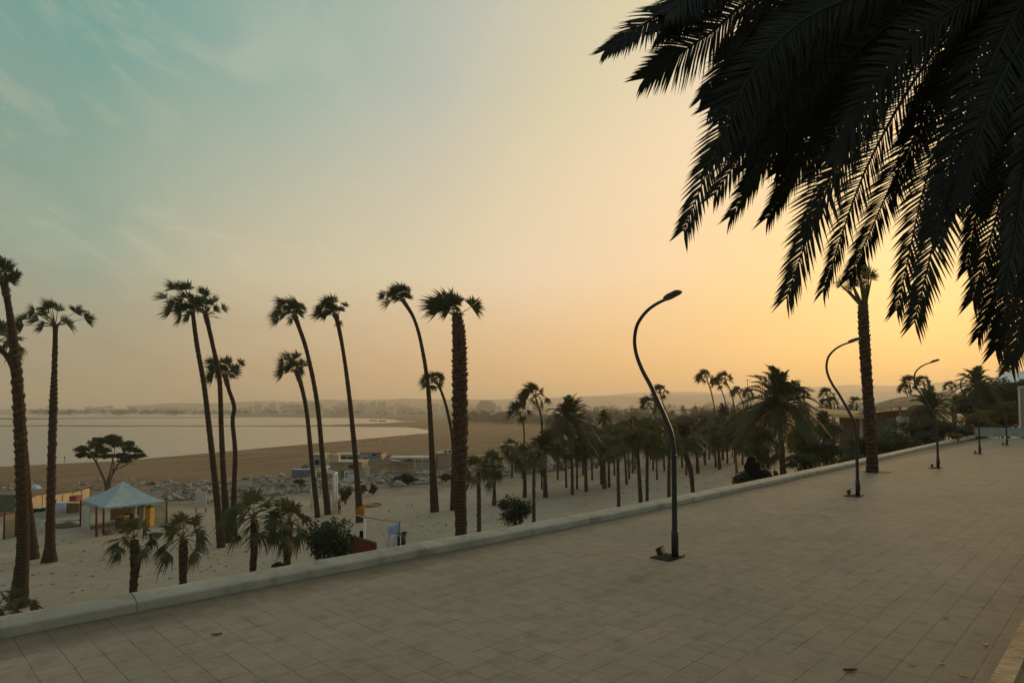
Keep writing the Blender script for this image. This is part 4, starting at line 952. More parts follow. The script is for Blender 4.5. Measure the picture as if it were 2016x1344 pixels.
def panel(px0, px1, base_a, base_b, h, mat, name, par, th=.06):
    a, b_ = Vector(base_a), Vector(base_b); d_ = (b_ - a); n_ = Vector((-d_.y, d_.x, 0)).normalized() * th; p, q = a + d_ * px0, a + d_ * px1
    mb = MB(); i = len(mb.v)
    for z in (0, h):
        for w in (p, q, q + n_, p + n_): mb.v.append((w.x, w.y, w.z + z - (.2 if z == 0 else 0)))
    mb.idx([(3, 2, 1, 0), (4, 5, 6, 7), (0, 1, 5, 4), (1, 2, 6, 5), (2, 3, 7, 6), (3, 0, 4, 7)])
    return mb.build(name, M[mat], par)
panel(.03, .42, Lp, Fp, 2.5, 'white_panel', 'side_panel', tent); panel(.80, .99, Fp, Rp, 2.3, 'ochre_panel', 'front_panel', tent); panel(.05, .45, Bp, Rp, 2.4, 'ochre_panel', 'back_panel', tent); panel(.5, .95, Lp, Bp, 2.3, 'ochre_panel', 'back_panel', tent)
def stand(px, py, w, h, dpt, mat, name, label, cat, rz=0., z0=0., tops=None, group=None):
    """a small boxy thing with legs or a lid, standing at a ground pixel"""
    g = ground(px, py); t_ = thing(name, g, label, cat, group); k_ = g.y / F; W_, H_ = w * k_, h * k_
    mb = MB(); mb.box((g.x, g.y + dpt / 2, g.z + H_ * .5 + z0), (W_, dpt, H_), rz); mb.build('body', M[mat], t_)
    if tops:
        mb = MB(); mb.box((g.x, g.y + dpt / 2, g.z + H_ + z0 + .05), (W_ * 1.08, dpt * 1.1, .1), rz); mb.build('top', M[tops], t_)
    return t_
stand(142.5, 1011, 25, 20, 1.2, 'brown', 'display_counter', 'brown wooden counter with yellow top beside the tent', 'counter', tops='yellow')
stand(143, 992, 14, 14, 1.4, 'red', 'market_cart', 'red cart standing before the cream board fence', 'cart', tops='brown')
stand(72, 1009, 15, 8, 1.0, 'dark', 'crate', 'black crate with pale lid on the dark ground sheet', 'crate', tops='white_panel')
stand(117, 1003, 24, 13, 1.5, 'robe_blue', 'covered_stall', 'low stall under pale bluish cloth near the brown counter', 'stall')
stand(124, 985, 8, 8, .6, 'orange', 'basket', 'orange basket against the cream board fence', 'basket', tops='brown')
stand(12, 1007, 34, 32, 3.5, 'grey_tarp', 'tarp_covered_stall', 'grey green tarpaulin covered stall at the frame edge', 'stall', tops='grey_tarp')
stand(235, 1040, 17, 22, 1.0, 'brown', 'table', 'dark wooden table under the tent', 'table', tops='yellow')
stand(252, 1036, 14, 24, .3, 'dark', 'chalk_board', 'dark board standing inside the tent', 'board', tops='brown')
for (px, py, w, h, m_, lab) in ((277, 1036, 10, 38, 'ochre_panel', 'narrow ochre locker in the tent'), (290, 1036, 10, 36, 'yellow', 'yellow locker in the tent beside the ochre one')):
    stand(px, py, w, h, .8, m_, 'locker', lab, 'locker', tops='brown')
# cream board fence
a, b_ = ground(60, 1002), ground(176, 979)
fen = thing('board_fence', (a + b_) / 2, 'long cream board fence catching the low sun beside the tent', 'fence')
mb = MB(); n_ = 22
for i in range(n_):
    p, q = a.lerp(b_, i / n_), a.lerp(b_, (i + .97) / n_); h = 1.75 + .04 * (i % 3)
    g0 = ground_z(p.x, p.y); c_ = (p + q) / 2
    mb.box((c_.x, c_.y, g0 + h / 2 - .1), ((q - p).length, .05, h + .2), math.atan2(q.y - p.y, q.x - p.x))
mb.build('board_panel', M['cream'], fen)
for i in range(0, 7):
    p = a.lerp(b_, i / 6); mb = MB(); g0 = ground_z(p.x, p.y); mb.box((p.x, p.y + .1, g0 + .8), (.12, .12, 1.9)); mb.build('post', M['red_post'], fen)
# pale hoarding at the frame edge
a, b_ = ground(-12, 1066), ground(30, 1056)
hd = thing('hoarding', (a + b_) / 2, 'pale hoarding on dark red posts beside the thick ragged trunk', 'hoarding')
panel(.45, 1, a, b_, 2.5, 'wall_beige', 'panel', hd)
for f_ in (0, .45, 1.0):
    p = a.lerp(b_, f_); mb = MB(); mb.tube([p - Vector((0, 0, .3)), p + Vector((0, 0, 2.8))], [.09, .08], 6); mb.build('post', M['red_post'], hd)
mb = MB(); mb.bar(a + Vector((0, 0, 2.55)), b_ + Vector((0, 0, 2.55)), .1); mb.build('rail', M['red_post'], hd)
# sheet on the ground, bundles
mb = MB(); mb.face([ground(x, y) + Vector((0, 0, .05)) for x, y in ((62, 1030), (157, 1024), (155, 1006), (70, 1006))]); tag(mb.build('ground_sheet', M['grey_tarp']), 'dark grey green ground sheet spread beside the tent', 'ground sheet')
def heap(px, py, w, h, mat, name, label, cat, D=None, n=5):
    """a soft lumpy bundle"""
    g = ground(px, py); k_ = g.y / F; rng = random.Random(px * 7 + py); mb = MB(); rx, rz = w / 2 * k_, h * k_; Nn = 14; i0 = 0
    for i in range(7):
        f_ = i / 6; r_ = math.cos(f_ * math.pi / 2 * .98)
        for j in range(Nn):
            a_ = 2 * math.pi * j / Nn; q = 1 + .35 * noise.noise(Vector((math.cos(a_) * 1.6, math.sin(a_) * 1.6 + px, f_ * 2)))
            mb.v.append((g.x + rx * r_ * q * math.cos(a_), g.y + rx * .6 * r_ * q * math.sin(a_), g.z - .1 + (rz + .1) * math.sin(f_ * math.pi / 2) * q))
    for i in range(6):
        for j in range(Nn):
            p, q = i * Nn + j, i * Nn + (j + 1) % Nn; mb.idx([(p, q, q + Nn, p + Nn)], True)
    mb.idx([tuple(6 * Nn + j for j in range(Nn))])
    return tag(mb.build(name, M[mat], origin=g), label, cat)
heap(131, 1038, 52, 10, 'net', 'net_bundle', 'long brown bundle of netting before the tent', 'bundle')
heap(72, 1050, 22, 26, 'white_panel', 'sheet_bundle', 'white plastic sheet bundle behind the thick ragged trunk', 'bundle')
heap(88, 1046, 9, 16, 'cream', 'sack', 'small cream sack beside the flared palm foot', 'sack')
heap(215, 1052, 24, 7, 'brown', 'brushwood_pile', 'dark brushwood at the tent front post', 'brushwood')
heap(68, 963, 24, 9, 'robe_blue', 'tarp_bundle', 'pale bluish bundle beyond the cream board fence', 'bundle')
heap(300, 995, 1, 1, 'rock', 'stone', 'single stone', 'stone') if False else None
# signboard
g = ground(395, 1008); sg = thing('sign_board', g, 'blank grey board on two legs beyond the tent', 'board')
mb = MB(); k_ = g.y / F; mb.box((g.x, g.y, g.z + 24 * k_), (22 * k_, .08, 32 * k_)); mb.build('panel', M['grey_tarp' if False else 'white_panel'], sg)
for sx in (-1, 1):
    mb = MB(); mb.box((g.x + sx * 9.5 * k_, g.y + .1, g.z + 10 * k_), (.12, .1, 20 * k_ + .4)); mb.build('leg', M['red_post'], sg)

# ------------------------------------------------------------------ lifeguard tower, ruined beach buildings
a, b_ = ground(614, 1000), ground(657, 1012)
dd = Vector((b_.y - a.y, 0, 0)); back = Vector((-.2, 1.6, 0)); k_ = a.y / F
tw = thing('lifeguard_tower', (a + b_) / 2, 'white lifeguard tower on tall posts behind the palms', 'tower')
ztop = at(614, 921, a.y).z
for p in (a, b_, a + back, b_ + back):
    mb = MB(); mb.tube([Vector((p.x, p.y, ground_z(p.x, p.y) - .3)), Vector((p.x, p.y, ztop))], [.16, .15], 6); mb.build('post', M['white'], tw)
for p, q in ((a, b_), (a + back, b_ + back), (a, a + back), (b_, b_ + back)):
    mb = MB(); mb.bar(Vector((p.x, p.y, ztop - .06)), Vector((q.x, q.y, ztop - .06)), .22); mb.build('beam', M['white'], tw)
cx = a.lerp(b_, .25) + back * .5; hw = 27 * k_
mb = MB(); mb.box((cx.x, cx.y, ztop + .12), (hw * 1.05, 3.2, .16)); mb.build('platform', M['white'], tw)
mb = MB(); mb.box((cx.x, cx.y, ztop + .2 + 14 * k_ * .5 + .3), (hw * .95, 2.6, 14 * k_ + .6)); cab = mb.build('cabin', M['wall_white'], tw)
mb = MB(); mb.box((cx.x + .2, cx.y - 1.32, ztop + .2 + 11 * k_), (hw * .3, .08, 9 * k_)); sub('window', mb, M['opening'], cab, tw)
mb = MB(); mb.box((cx.x, cx.y, ztop + .2 + 14 * k_ + .68), (hw * 1.1, 3.1, .12)); mb.build('roof', M['wall_white'], tw)
mb = MB(); mb.box((a.x + hw * 1.45, a.y + 1, ztop + 1.1), (1.1, .5, .9)); mb.build('loudspeaker_box', M['cream'], tw)
def block(px0, px1, pyb, pyt, dpt, mat, name, label, cat='building', roof='wall_white', yaw=0.):
    g = ground((px0 + px1) / 2, pyb); k_ = g.y / F; w = (px1 - px0) * k_; h = (pyb - pyt) * k_
    t_ = thing(name, g, label, cat); mb = MB(); mb.box((g.x, g.y + dpt / 2, g.z + h / 2 - .4), (w, dpt, h + .8)); bd = mb.build('wall', M[mat], t_)
    mb = MB(); mb.box((g.x, g.y + dpt / 2, g.z + h + .1), (w + .3, dpt + .3, .2)); mb.build('roof', M[roof], t_)
    def front(x0, x1, y0, y1, m_, nm, out=.05):
        mb = MB(); mb.box(((x0 + x1) / 2 * k_ - (px0 + px1) / 2 * k_ + g.x, g.y - out / 2, g.z + (pyb - (y0 + y1) / 2) * k_), ((x1 - x0) * k_, out, abs(y1 - y0) * k_)); return mb.build(nm, M[m_], t_)
    return t_, front, g, k_
t_, fr_, g, k_ = block(630, 712, 944, 911, 5, 'wall_beige', 'beach_building', 'low beige beach building with a teal door behind the palms')
fr_(671, 679, 940, 926, 'teal', 'door'); fr_(640, 652, 930, 920, 'wall_white', 'patch'); fr_(686, 700, 922, 915, 'opening', 'window')
t_, fr_, g, k_ = block(655, 712, 930, 896, 6, 'wall_white', 'ruined_building', 'roofless grey ruin with wide dark openings')
fr_(672, 681, 906, 898, 'opening', 'window'); fr_(684, 698, 907, 899, 'opening', 'window'); fr_(660, 668, 906, 899, 'opening', 'window')
t_, fr_, g, k_ = block(709, 750, 927, 893, 6, 'wall_white', 'beach_building', 'white beach building with a bright blue panel under its dark roof edge', roof='rust')
fr_(724, 747, 906, 896.5, 'blue', 'blue_panel', .08); fr_(716, 722, 906, 900, 'opening', 'window'); fr_(733, 741, 897, 894, 'dark', 'scorch_mark', .1)
# poster board with blue lettering
g = ground(690, 945); k_ = g.y / F; pb = thing('poster_board', g, 'white board with blue lettering standing in the rubble', 'sign')
mb = MB(); mb.box((g.x, g.y - .3, g.z + 9.5 * k_), (23.5 * k_, .12, 18 * k_)); mb.build('board', M['white'], pb)
lt = MB()
def stroke(x0, y0, x1, y1):                           # in pixels from the board's upper corner
    lt.box((g.x + ((x0 + x1) / 2 - 11.75) * k_, g.y - .375, g.z + (18.5 - (y0 + y1) / 2) * k_), (max(.12, (x1 - x0) * k_), .03, max(.12, (y1 - y0) * k_)))
for s_ in ((2.4, 3.4, 3.8, 6), (2.4, 3.4, 8.6, 5), (6.6, 3.4, 8.6, 7), (2.4, 6.2, 5.4, 7.4), (2.2, 8, 4.0, 12.5), (4.4, 8, 6.4, 9.4), (4.6, 10.6, 6.4, 12), (12, 2, 13.4, 6.6), (12, 2, 22.5, 3.2), (15.6, 3, 17, 5), (19.4, 3, 21.2, 4.6)): stroke(*s_)
lt.build('lettering', M['letter_blue'], pb)
g = ground(718, 943); k_ = g.y / F; t_ = thing('door_panel', g, 'plain white door sized panel leaning by the lettered board', 'panel')
mb = MB(); mb.box((g.x, g.y, g.z + 11.5 * k_), (17 * k_, .25, 23 * k_)); mb.build('panel', M['white'], t_); mb = MB(); mb.box((g.x, g.y, g.z + 23.2 * k_), (18 * k_, .4, .25)); mb.build('cap', M['white'], t_)
g = ground(673, 925); t_ = thing('satellite_dish', g + Vector((0, 0, 0)), 'round cream dish on the roof of the low beige building', 'dish')
c = at(674, 922.5, g.y - 14); mb = MB(); i0 = 0
for i in range(3):
    for j in range(12):
        a_ = 2 * math.pi * j / 12; r_ = [.02, .6, 1][i]; mb.v.append((c.x + .75 * r_ * math.cos(a_), c.y - .25 * r_ * r_, c.z + .42 * r_ * math.sin(a_)))
for i in range(2):
    for j in range(12): q, w = i * 12 + j, i * 12 + (j + 1) % 12; mb.idx([(q, w, w + 12, q + 12)], True)
t_.location = (c.x, c.y, c.z - 1.0); mb.build('bowl', M['cream'], t_); mb = MB(); mb.tube([(c.x, c.y, c.z - 1.6), (c.x, c.y + .05, c.z)], [.06, .05], 6); mb.build('mast', M['red_post'], t_)
# purple sheets, upturned boat
g = ground(591, 940); k_ = g.y / F; t_ = thing('sheet_stack', g, 'stack of purple striped corrugated sheets beside the white tower', 'sheets')
mb = MB()
for i in range(9): mb.box((g.x + .1 * (i % 3), g.y + .9, g.z + (i + .5) * 1.8 * k_), (36 * k_, 1.8, 1.25 * k_))
mb.build('sheet', M['purple'], t_); mb = MB(); mb.box((g.x, g.y + 1, g.z + 8 * k_), (35 * k_, 1.4, 16 * k_)); mb.build('core', M['robe_blue'], t_)
g = ground(600, 924); k_ = g.y / F; t_ = thing('rowing_boat', g, 'small upturned brown boat above the purple sheets', 'boat'); mb = MB()
for i in range(9):
    f_ = i / 8 * 2 - 1; w = (1 - abs(f_) ** 2.2) * 1.0 + .04
    for j in range(7):
        a_ = math.pi * j / 6; mb.v.append((g.x + f_ * 10 * k_, g.y + .8 + w * math.cos(a_), g.z + .3 + w * 1.0 * math.sin(a_)))
for i in range(8):
    for j in range(6): q = i * 7 + j; mb.idx([(q, q + 7, q + 8, q + 1)], True)
mb.build('hull', M['brown'], t_); mb = MB(); mb.box((g.x, g.y + .8, g.z + 1.33), (15 * k_, .12, .14)); mb.build('keel', M['white_panel'], t_)
# white lattice pavilion
g0, g1 = ground(752, 929), ground(846, 928); k_ = g0.y / F; pav = thing('lattice_pavilion', (g0 + g1) / 2, 'white lattice framed beach pavilion with rusty sloping roof', 'pavilion')
H = 25 * k_
for i in range(8):
    p = g0.lerp(g1, i / 7); mb = MB(); mb.box((p.x, p.y, p.z + H * .42), (.22, .22, H * .9)); mb.build('post', M['lattice'], pav)
mb = MB()
for i in range(40):
    p = g0.lerp(g1, .30 + .7 * i / 39); mb.box((p.x, p.y + .1, p.z + H * .32), (.07, .06, H * .62))
for z in (.04, .3, .62): p = g0.lerp(g1, .65); mb.box((p.x, p.y + .1, p.z + H * z), ((g1 - g0).length * .7, .08, .12))
mb.build('lattice', M['lattice'], pav)
mb = MB(); bk = Vector((0, 5, 0)); z = Vector((0, 0, 1))
mb.face([g0 + z * H * .86, g0.lerp(g1, .62) + z * H * .78, g0.lerp(g1, .55) + bk + z * H * 1.12, g0 + bk + z * H * 1.2]); mb.face([g0 + z * (H * .86 - .15), g0 + bk + z * (H * 1.2 - .15), g0.lerp(g1, .55) + bk + z * (H * 1.12 - .15), g0.lerp(g1, .62) + z * (H * .78 - .15)]); mb.build('roof', M['rust'], pav)
mb = MB(); c = g0.lerp(g1, .72) + bk * .5; mb.box((c.x, c.y, c.z + H * .98), ((g1 - g0).length * .5, 4.6, .25)); mb.build('roof', M['white_panel'], pav)
mb = MB(); c = g0.lerp(g1, .5) + bk; mb.box((c.x, c.y, c.z + H * .4), ((g1 - g0).length, .2, H * .8)); mb.build('back_wall', M['wall_beige'], pav)
mb = MB(); mb.bar(g0.lerp(g1, .05) + z * H * .95, g0.lerp(g1, .62) + z * H * .68, .25); mb.build('fascia', M['white'], pav)
t_, fr_, g, k_ = block(858, 892, 925, 894, 7, 'wall_beige', 'beach_hut', 'plain beige hut between the bowed palm and the thickest palm', roof='wall_beige')
fr_(858, 861, 925, 894, 'rust', 'corner_post', .1)
sgn = thing('roof_sign', (g.x + 2 * k_, g.y + 1, g.z + 31 * k_), 'white sign with black oval marks on the beige hut roof', 'sign'); mb = MB(); mb.box((g.x + 5 * k_, g.y + 1, g.z + 35.5 * k_), (21 * k_, .15, 7 * k_)); mb.build('board', M['white'], sgn)
mb = MB()
for i, x_ in enumerate((0.0, 8.5)):
    for j in range(10):
        a_ = 2 * math.pi * j / 10; mb.v.append((g.x + (x_ + 1 + 3.0 * math.cos(a_)) * k_, g.y + .91, g.z + (35.5 + 2 * math.sin(a_)) * k_))
    mb.idx([tuple(i * 10 + j for j in range(10))])
mb.build('lettering', M['dark'], sgn)
heap(760, 931, 22, 7, 'yellow', 'tarp_bundle', 'mustard yellow tarp in front of the lattice pavilion', 'tarp')
stand(945, 915, 28, 16, 4, 'canopy', 'beach_shelter', 'rounded sand coloured shelter roof behind the thickest palm', 'shelter', tops='canopy'); stand(926, 916, 9, 11, 1, 'blue', 'blue_stall', 'small pale blue stall beside the thickest palm', 'stall', tops='white')
stand(997, 890, 22, 14, 4, 'grey_tarp', 'beach_hut', 'dark hut with grey roof among the grove crowns', 'hut', tops='white_panel')

# rubble and scattered stones on the bank above the beach
rng = random.Random(3); mb = MB()
def stone(p, s_):
    i = len(mb.v); a_ = rng.uniform(0, 6.28); sx, sy, sz = s_ * rng.uniform(.6, 1.5), s_ * rng.uniform(.6, 1.2), s_ * rng.uniform(.3, .8); t1, t2 = rng.uniform(-.5, .5), rng.uniform(-.5, .5)
    m_ = Matrix.Rotation(a_, 3, 'Z') @ Matrix.Rotation(t1, 3, 'X') @ Matrix.Rotation(t2, 3, 'Y')
    for z in (-1, 1):
        for x, y in ((-1, -1), (1, -1), (1, 1), (-1, 1)):
            mb.v.append(tuple(p + m_ @ Vector((x * sx * rng.uniform(.6, 1), y * sy * rng.uniform(.6, 1), z * sz * rng.uniform(.7, 1)))))
    mb.idx([(i + a, i + b, i + c2, i + d2) for a, b, c2, d2 in ((3, 2, 1, 0), (4, 5, 6, 7), (0, 1, 5, 4), (1, 2, 6, 5), (2, 3, 7, 6), (3, 0, 4, 7))])
cnt = 0
while cnt < 5000:
    px = rng.uniform(-40, 1180); f_ = rng.random()
    lo = 985 if px < 420 else 985 - (px - 420) * .075 if px < 900 else 949 - (px - 900) * .1
    hi = lo - (38 if px < 660 else 22)
    if px < 330:
        if rng.random() < .8: continue
        lo = 965; hi = 945
    py = lo + (hi - lo) * f_
    d_ = noise.noise(Vector((px * .02, py * .08, 1)))
    if d_ < rng.uniform(-.22, .16): continue
    p = ground(px, py); s_ = .08 + .8 * rng.random() ** 6; stone(p + Vector((0, 0, s_ * .2)), s_); cnt += 1
tag(mb.build('rubble', M['rock']), 'broken pale stone rubble strewn along the bank above the beach', 'rubble', kind='stuff')

mb = MB(); rng = random.Random(17)
for i in range(900):
    px = rng.uniform(-20, 1700); lo = 1200 - .175 * px; py = rng.uniform(905 if px > 900 else 985, lo)
    p = ground(px, py); s_ = rng.uniform(.03, .11); stone(p + Vector((0, 0, s_ * .2)), s_)
tag(mb.build('debris', M['rock']), 'small scattered stones and scraps lying about the plaza', 'debris', kind='stuff')

# ------------------------------------------------------------------ washing line, low wall and motorbike by the parapet
D = 33.
def ws(px, py, D=33.): return at(px, py, D)
g = ws(718.5, 1083); g.z = ground_z(g.x, g.y)
wl = thing('washing_line', g, 'washing line strung between a white pole and a dark post', 'washing line')
mb = MB(); mb.tube([g - Vector((0, 0, .2)), ws(718, 1021)], [.07, .06], 7); mb.build('pole', M['white'], wl)
q = ws(787, 1080); q.z = ground_z(q.x, q.y); mb = MB(); mb.tube([q - Vector((0, 0, .2)), ws(786.6, 1027)], [.045, .04], 6); mb.build('pole', M['black_metal'], wl)
mb = MB(); mb.tube([ws(717, 1017), ws(752, 1023.5), ws(786, 1027.5)], [.022] * 3, 4); mb.build('line', M['orange'], wl)
mb = MB(); mb.tube([ws(698, 1012, 33.4), ws(717, 1018)], [.02] * 2, 4); mb.build('line', M['white'], wl)
def cloth(px0, px1, pyt, pyb, mat, label, D=32.95, flare=1.0, name='hanging_cloth', cols=12, rows=8):
    mb = MB()
    for i in range(rows + 1):
        f_ = i / rows; w = 1 + (flare - 1) * f_
        for j in range(cols + 1):
            x = (px0 + px1) / 2 + (j / cols - .5) * (px1 - px0) * w; p = at(x, pyt + (pyb - pyt) * f_, D)
            mb.v.append((p.x, p.y + .07 * math.sin(j * 1.9 + f_) * (.4 + f_), p.z))
    for i in range(rows):
        for j in range(cols): a_ = i * (cols + 1) + j; mb.idx([(a_, a_ + 1, a_ + cols + 2, a_ + cols + 1)], True)
    ob = mb.build(name, M[mat], origin=at((px0 + px1) / 2, pyt, D)); md = ob.modifiers.new('solid', 'SOLIDIFY'); md.thickness = .02
    return tag(ob, label, 'clothing', 'clothes on the washing line')
cloth(763, 775, 1033, 1053, 'robe_blue', 'pale blue shirt on the washing line', flare=1.3); cloth(775, 786, 1028, 1058, 'robe_blue', 'longer blue white robe hanging next to the dark post', D=32.8, flare=1.2)
cloth(761, 769, 1050, 1080, 'robe_white', 'white hanging robe skirt, nearest the white pole', D=32.9); cloth(770, 781, 1052, 1078, 'robe_white', 'pinkish white cloth hanging in the middle of the washing', D=32.7); cloth(782, 787, 1056, 1076, 'denim', 'dark blue jeans on the washing line', D=32.6)
a, b_ = ws(688, 1068, 31), ws(740, 1076, 31); lw = thing('garden_wall', (a.x, a.y, ground_z(a.x, a.y)), 'dark red brown low wall beside the large bush', 'wall')
mb = MB(); i = 0
for p, zt in ((a, ws(688, 1055, 31).z), (b_, ws(740, 1070, 31).z)):
    for dy in (0, .25):
        for z_ in (p.z - 2.5, zt): mb.v.append((p.x, p.y + dy, z_))
mb.idx([(0, 4, 5, 1), (2, 3, 7, 6), (1, 5, 7, 3), (4, 6, 7, 5), (0, 1, 3, 2)]); mb.build('wall', M['red_post'], lw)
mb = MB(); mb.bar(ws(688, 1054.6, 31.1), ws(740, 1069.6, 31.1), .14); mb.build('coping', M['red_post'], lw)
p = ws(711.5, 1070, 34); mb = MB(); mb.tube([(p.x, p.y, p.z - 1.5), ws(711.5, 1046, 34), ws(711.5, 1044, 34)], [.11, .1, .06], 8); tag(mb.build('bollard', M['dark'], origin=(p.x, p.y, p.z - 1.5)), 'short dark post between the white pole and the palm with orange cloth', 'post')
# motorbike half hidden
c = ws(794, 1071, 32.4); mbk = thing('motorbike', (c.x, c.y, c.z - .3), 'motorbike parked beside the washing, half hidden by the parapet', 'motorbike')
for dx in (-.55, .55):
    mb = MB(); ring = [Vector((c.x - .12 * dx, c.y + dx + .28 * math.cos(q * math.pi / 6), c.z + .28 * math.sin(q * math.pi / 6))) for q in range(13)]; mb.tube(ring, [.05] * 13, 6, cap=False); mb.build('wheel', M['dark'], mbk)
mb = MB(); mb.tube([c + Vector((.05, -.5, .05)), c + Vector((.03, -.25, .35)), c + Vector((-.03, .3, .4)), c + Vector((-.06, .55, 0))], [.05, .11, .12, .05], 6); mb.tube([c + Vector((.05, -.55, 0)), c + Vector((.04, -.38, .62))], [.04, .04], 6); mb.build('frame', M['denim'], mbk)
mb = MB(); mb.box(c + Vector((-.03, .25, .5)), (.2, .55, .1)); mb.build('seat', M['dark'], mbk); mb = MB(); mb.tube([c + Vector((-.28, -.36, .66)), c + Vector((.04, -.38, .6)), c + Vector((.33, -.36, .68))], [.025] * 3, 5); mb.build('handlebar', M['black_metal'], mbk)
mb = MB(); mb.box(c + Vector((.04, -.46, .52)), (.13, .08, .13)); mb.build('headlight', M['lamp_glass'], mbk)
# orange cloth round the palm foot, and a mat
p = ground(709, 1027); ce = at(709, 1004, p.y); mb = MB(); mb.tube([at(709.5, 1013, p.y), at(709, 1006, p.y), at(708, 995, p.y)], [.42, .46, .40], 12, cap=False, jit=.06, rng=random.Random(2)); tag(mb.build('wrapped_cloth', M['orange'], origin=ce), 'orange cloth wrapped round the foot of a palm', 'cloth')
g = ground(725, 995.5); k_ = g.y / F; mb = MB()
for i in range(9): a_ = 2 * math.pi * i / 9; mb.v.append((g.x + 9.5 * k_ * math.cos(a_) * (1 + .1 * math.sin(i * 2)), g.y + 1.3 * math.sin(a_), g.z + .16 + .04 * math.sin(i * 3)))
mb.idx([tuple(range(9))]); o_ = tag(mb.build('floor_mat', M['orange'], origin=g), 'orange mat lying on the ground beside a rope ring', 'mat'); md = o_.modifiers.new('solid', 'SOLIDIFY'); md.thickness = .06
g = ground(737, 995); k_ = g.y / F; mb = MB(); mb.tube([(g.x + (13 * math.cos(q * .5236)) * k_, g.y + 1.3 * math.sin(q * .5236), ground_z(g.x, g.y + 1.3 * math.sin(q * .5236)) + .08) for q in range(13)], [.07] * 13, 6, cap=False); tag(mb.build('rope_coil', M['net'], origin=g), 'large brown rope ring lying on the plaza', 'rope')

# ------------------------------------------------------------------ canopies and walls at the far end
def slab(pts, th, mat, name, par=None, origin=None):
    mb = MB(); n_ = len(pts); mb.v = [tuple(p) for p in pts] + [(p[0], p[1], p[2] - th) for p in pts]
    mb.idx([tuple(range(n_)), tuple(range(2 * n_ - 1, n_ - 1, -1))] + [(i, i + n_, (i + 1) % n_ + n_, (i + 1) % n_) for i in range(n_)]); return mb.build(name, M[mat], par, origin)
c = at(1640, 860, 78); fl = thing('flat_roof_shelter', (c.x, c.y, ground_z(c.x, c.y)), 'flat pale roof shelter with dark sides and a light blue post', 'shelter')
slab([at(1588, 812, 78), at(1702, 818, 74), at(1702, 809, 84), at(1592, 803, 90)], .35, 'canopy', 'roof', fl)
z = Vector((0, 0, 1))
for px, D in ((1612, 80), (1656, 77.5), (1695, 76)):
    p = at(px, 815, D); mb = MB(); mb.tube([Vector((p.x, p.y, ground_z(p.x, p.y))), p], [.2, .2], 6); mb.build('post', M['robe_blue' if px == 1656 else 'white_panel'], fl)
p, q = at(1660, 826, 80), at(1772, 822, 72); mb = MB()
for w in (p, q):
    for dy in (0, .3):
        for zz in (w.z - 5.5, w.z): mb.v.append((w.x, w.y + dy, zz))
mb.idx([(0, 4, 5, 1), (2, 3, 7, 6), (1, 5, 7, 3), (4, 6, 7, 5), (0, 1, 3, 2)]); mb.build('side_wall', M['grey_tarp'], fl)
c = at(1800, 850, 72); cn = thing('canopy_roof', (c.x, c.y, ground_z(c.x, c.y)), 'long pale fabric canopy rising towards the dense dark tree', 'canopy'); mb = MB()
up_l = [(1690, 806), (1720, 797), (1745, 790), (1770, 784), (1800, 780), (1835, 776.5), (1860, 772), (1882, 770)]; lo_l = [(1692, 812), (1720, 808), (1745, 801), (1770, 800), (1800, 799), (1835, 798.5), (1860, 798), (1882, 798)]
for i, (u_, l_) in enumerate(zip(up_l, lo_l)):
    D = 74 - i * .6
    for j in range(6):
        f_ = j / 5; p = at(l_[0] + (u_[0] - l_[0]) * f_, l_[1] + (u_[1] - l_[1]) * f_, D + 3.5 * f_); mb.v.append((p.x, p.y, p.z - .12 * math.sin(math.pi * f_)))
for i in range(7):
    for j in range(5): q = i * 6 + j; mb.idx([(q, q + 6, q + 7, q + 1)], True)
ob = mb.build('fabric', M['canopy'], cn); md = ob.modifiers.new('solid', 'SOLIDIFY'); md.thickness = .08
mb = MB(); mb.tube([at(a_, b_ - .6, 74 - i * .6 + 3.5) for i, (a_, b_) in enumerate(up_l)], [.1] * 8, 5); mb.build('edge_rail', M['robe_blue'], cn)
for i, px in ((1, 1722), (3, 1772), (5, 1835), (7, 1880)):
    p = at(px, 800, 74 - i * .6); mb = MB(); mb.tube([Vector((p.x, p.y, ground_z(p.x, p.y))), p], [.14, .14], 6); mb.build('post', M['rust'], cn)
p, q = at(1690, 818, 73), at(1880, 802, 70.5); mb = MB()
for w in (p, q):
    for dy in (4, 4.3):
        for zz in (w.z - 6.5, w.z): mb.v.append((w.x, w.y + dy, zz))
mb.idx([(0, 4, 5, 1), (2, 3, 7, 6), (1, 5, 7, 3), (4, 6, 7, 5), (0, 1, 3, 2)]); mb.build('back_wall', M['brown'], cn)
p = at(1778, 850, 66); mb = MB(); mb.box((p.x, p.y, p.z), (1.1, .4, 3.2)); mb.build('gable_panel', M['white_panel'], cn)
c = at(1990, 770, 78); tt = thing('tent_roof', (c.x, c.y, 0), 'pale peaked tent roof above the dark trees at the frame edge', 'tent'); mb = MB()
A_ = [at(1962, 741, 76), at(1982, 757, 72), at(2045, 757, 72), at(2070, 744, 76)]; ap1, ap2 = at(1985, 733.5, 78), at(2040, 727, 78); B_ = [at(1966, 752, 84), at(2060, 752, 84)]
mb.face([A_[1], A_[2], ap2, ap1]); mb.face([A_[0], A_[1], ap1]); mb.face([A_[2], A_[3], ap2]); mb.face([A_[0], ap1, B_[0]]); mb.face([ap1, ap2, B_[1], B_[0]]); mb.face([ap2, A_[3], B_[1]])
ob = mb.build('fabric', M['robe_white'], tt); ob.modifiers.new('solid', 'SOLIDIFY').thickness = .06
for p in (A_[1], A_[2], B_[0], B_[1]): mb = MB(); mb.tube([Vector((p.x, p.y, 0)), p], [.1, .1], 6); mb.build('post', M['white_panel'], tt)
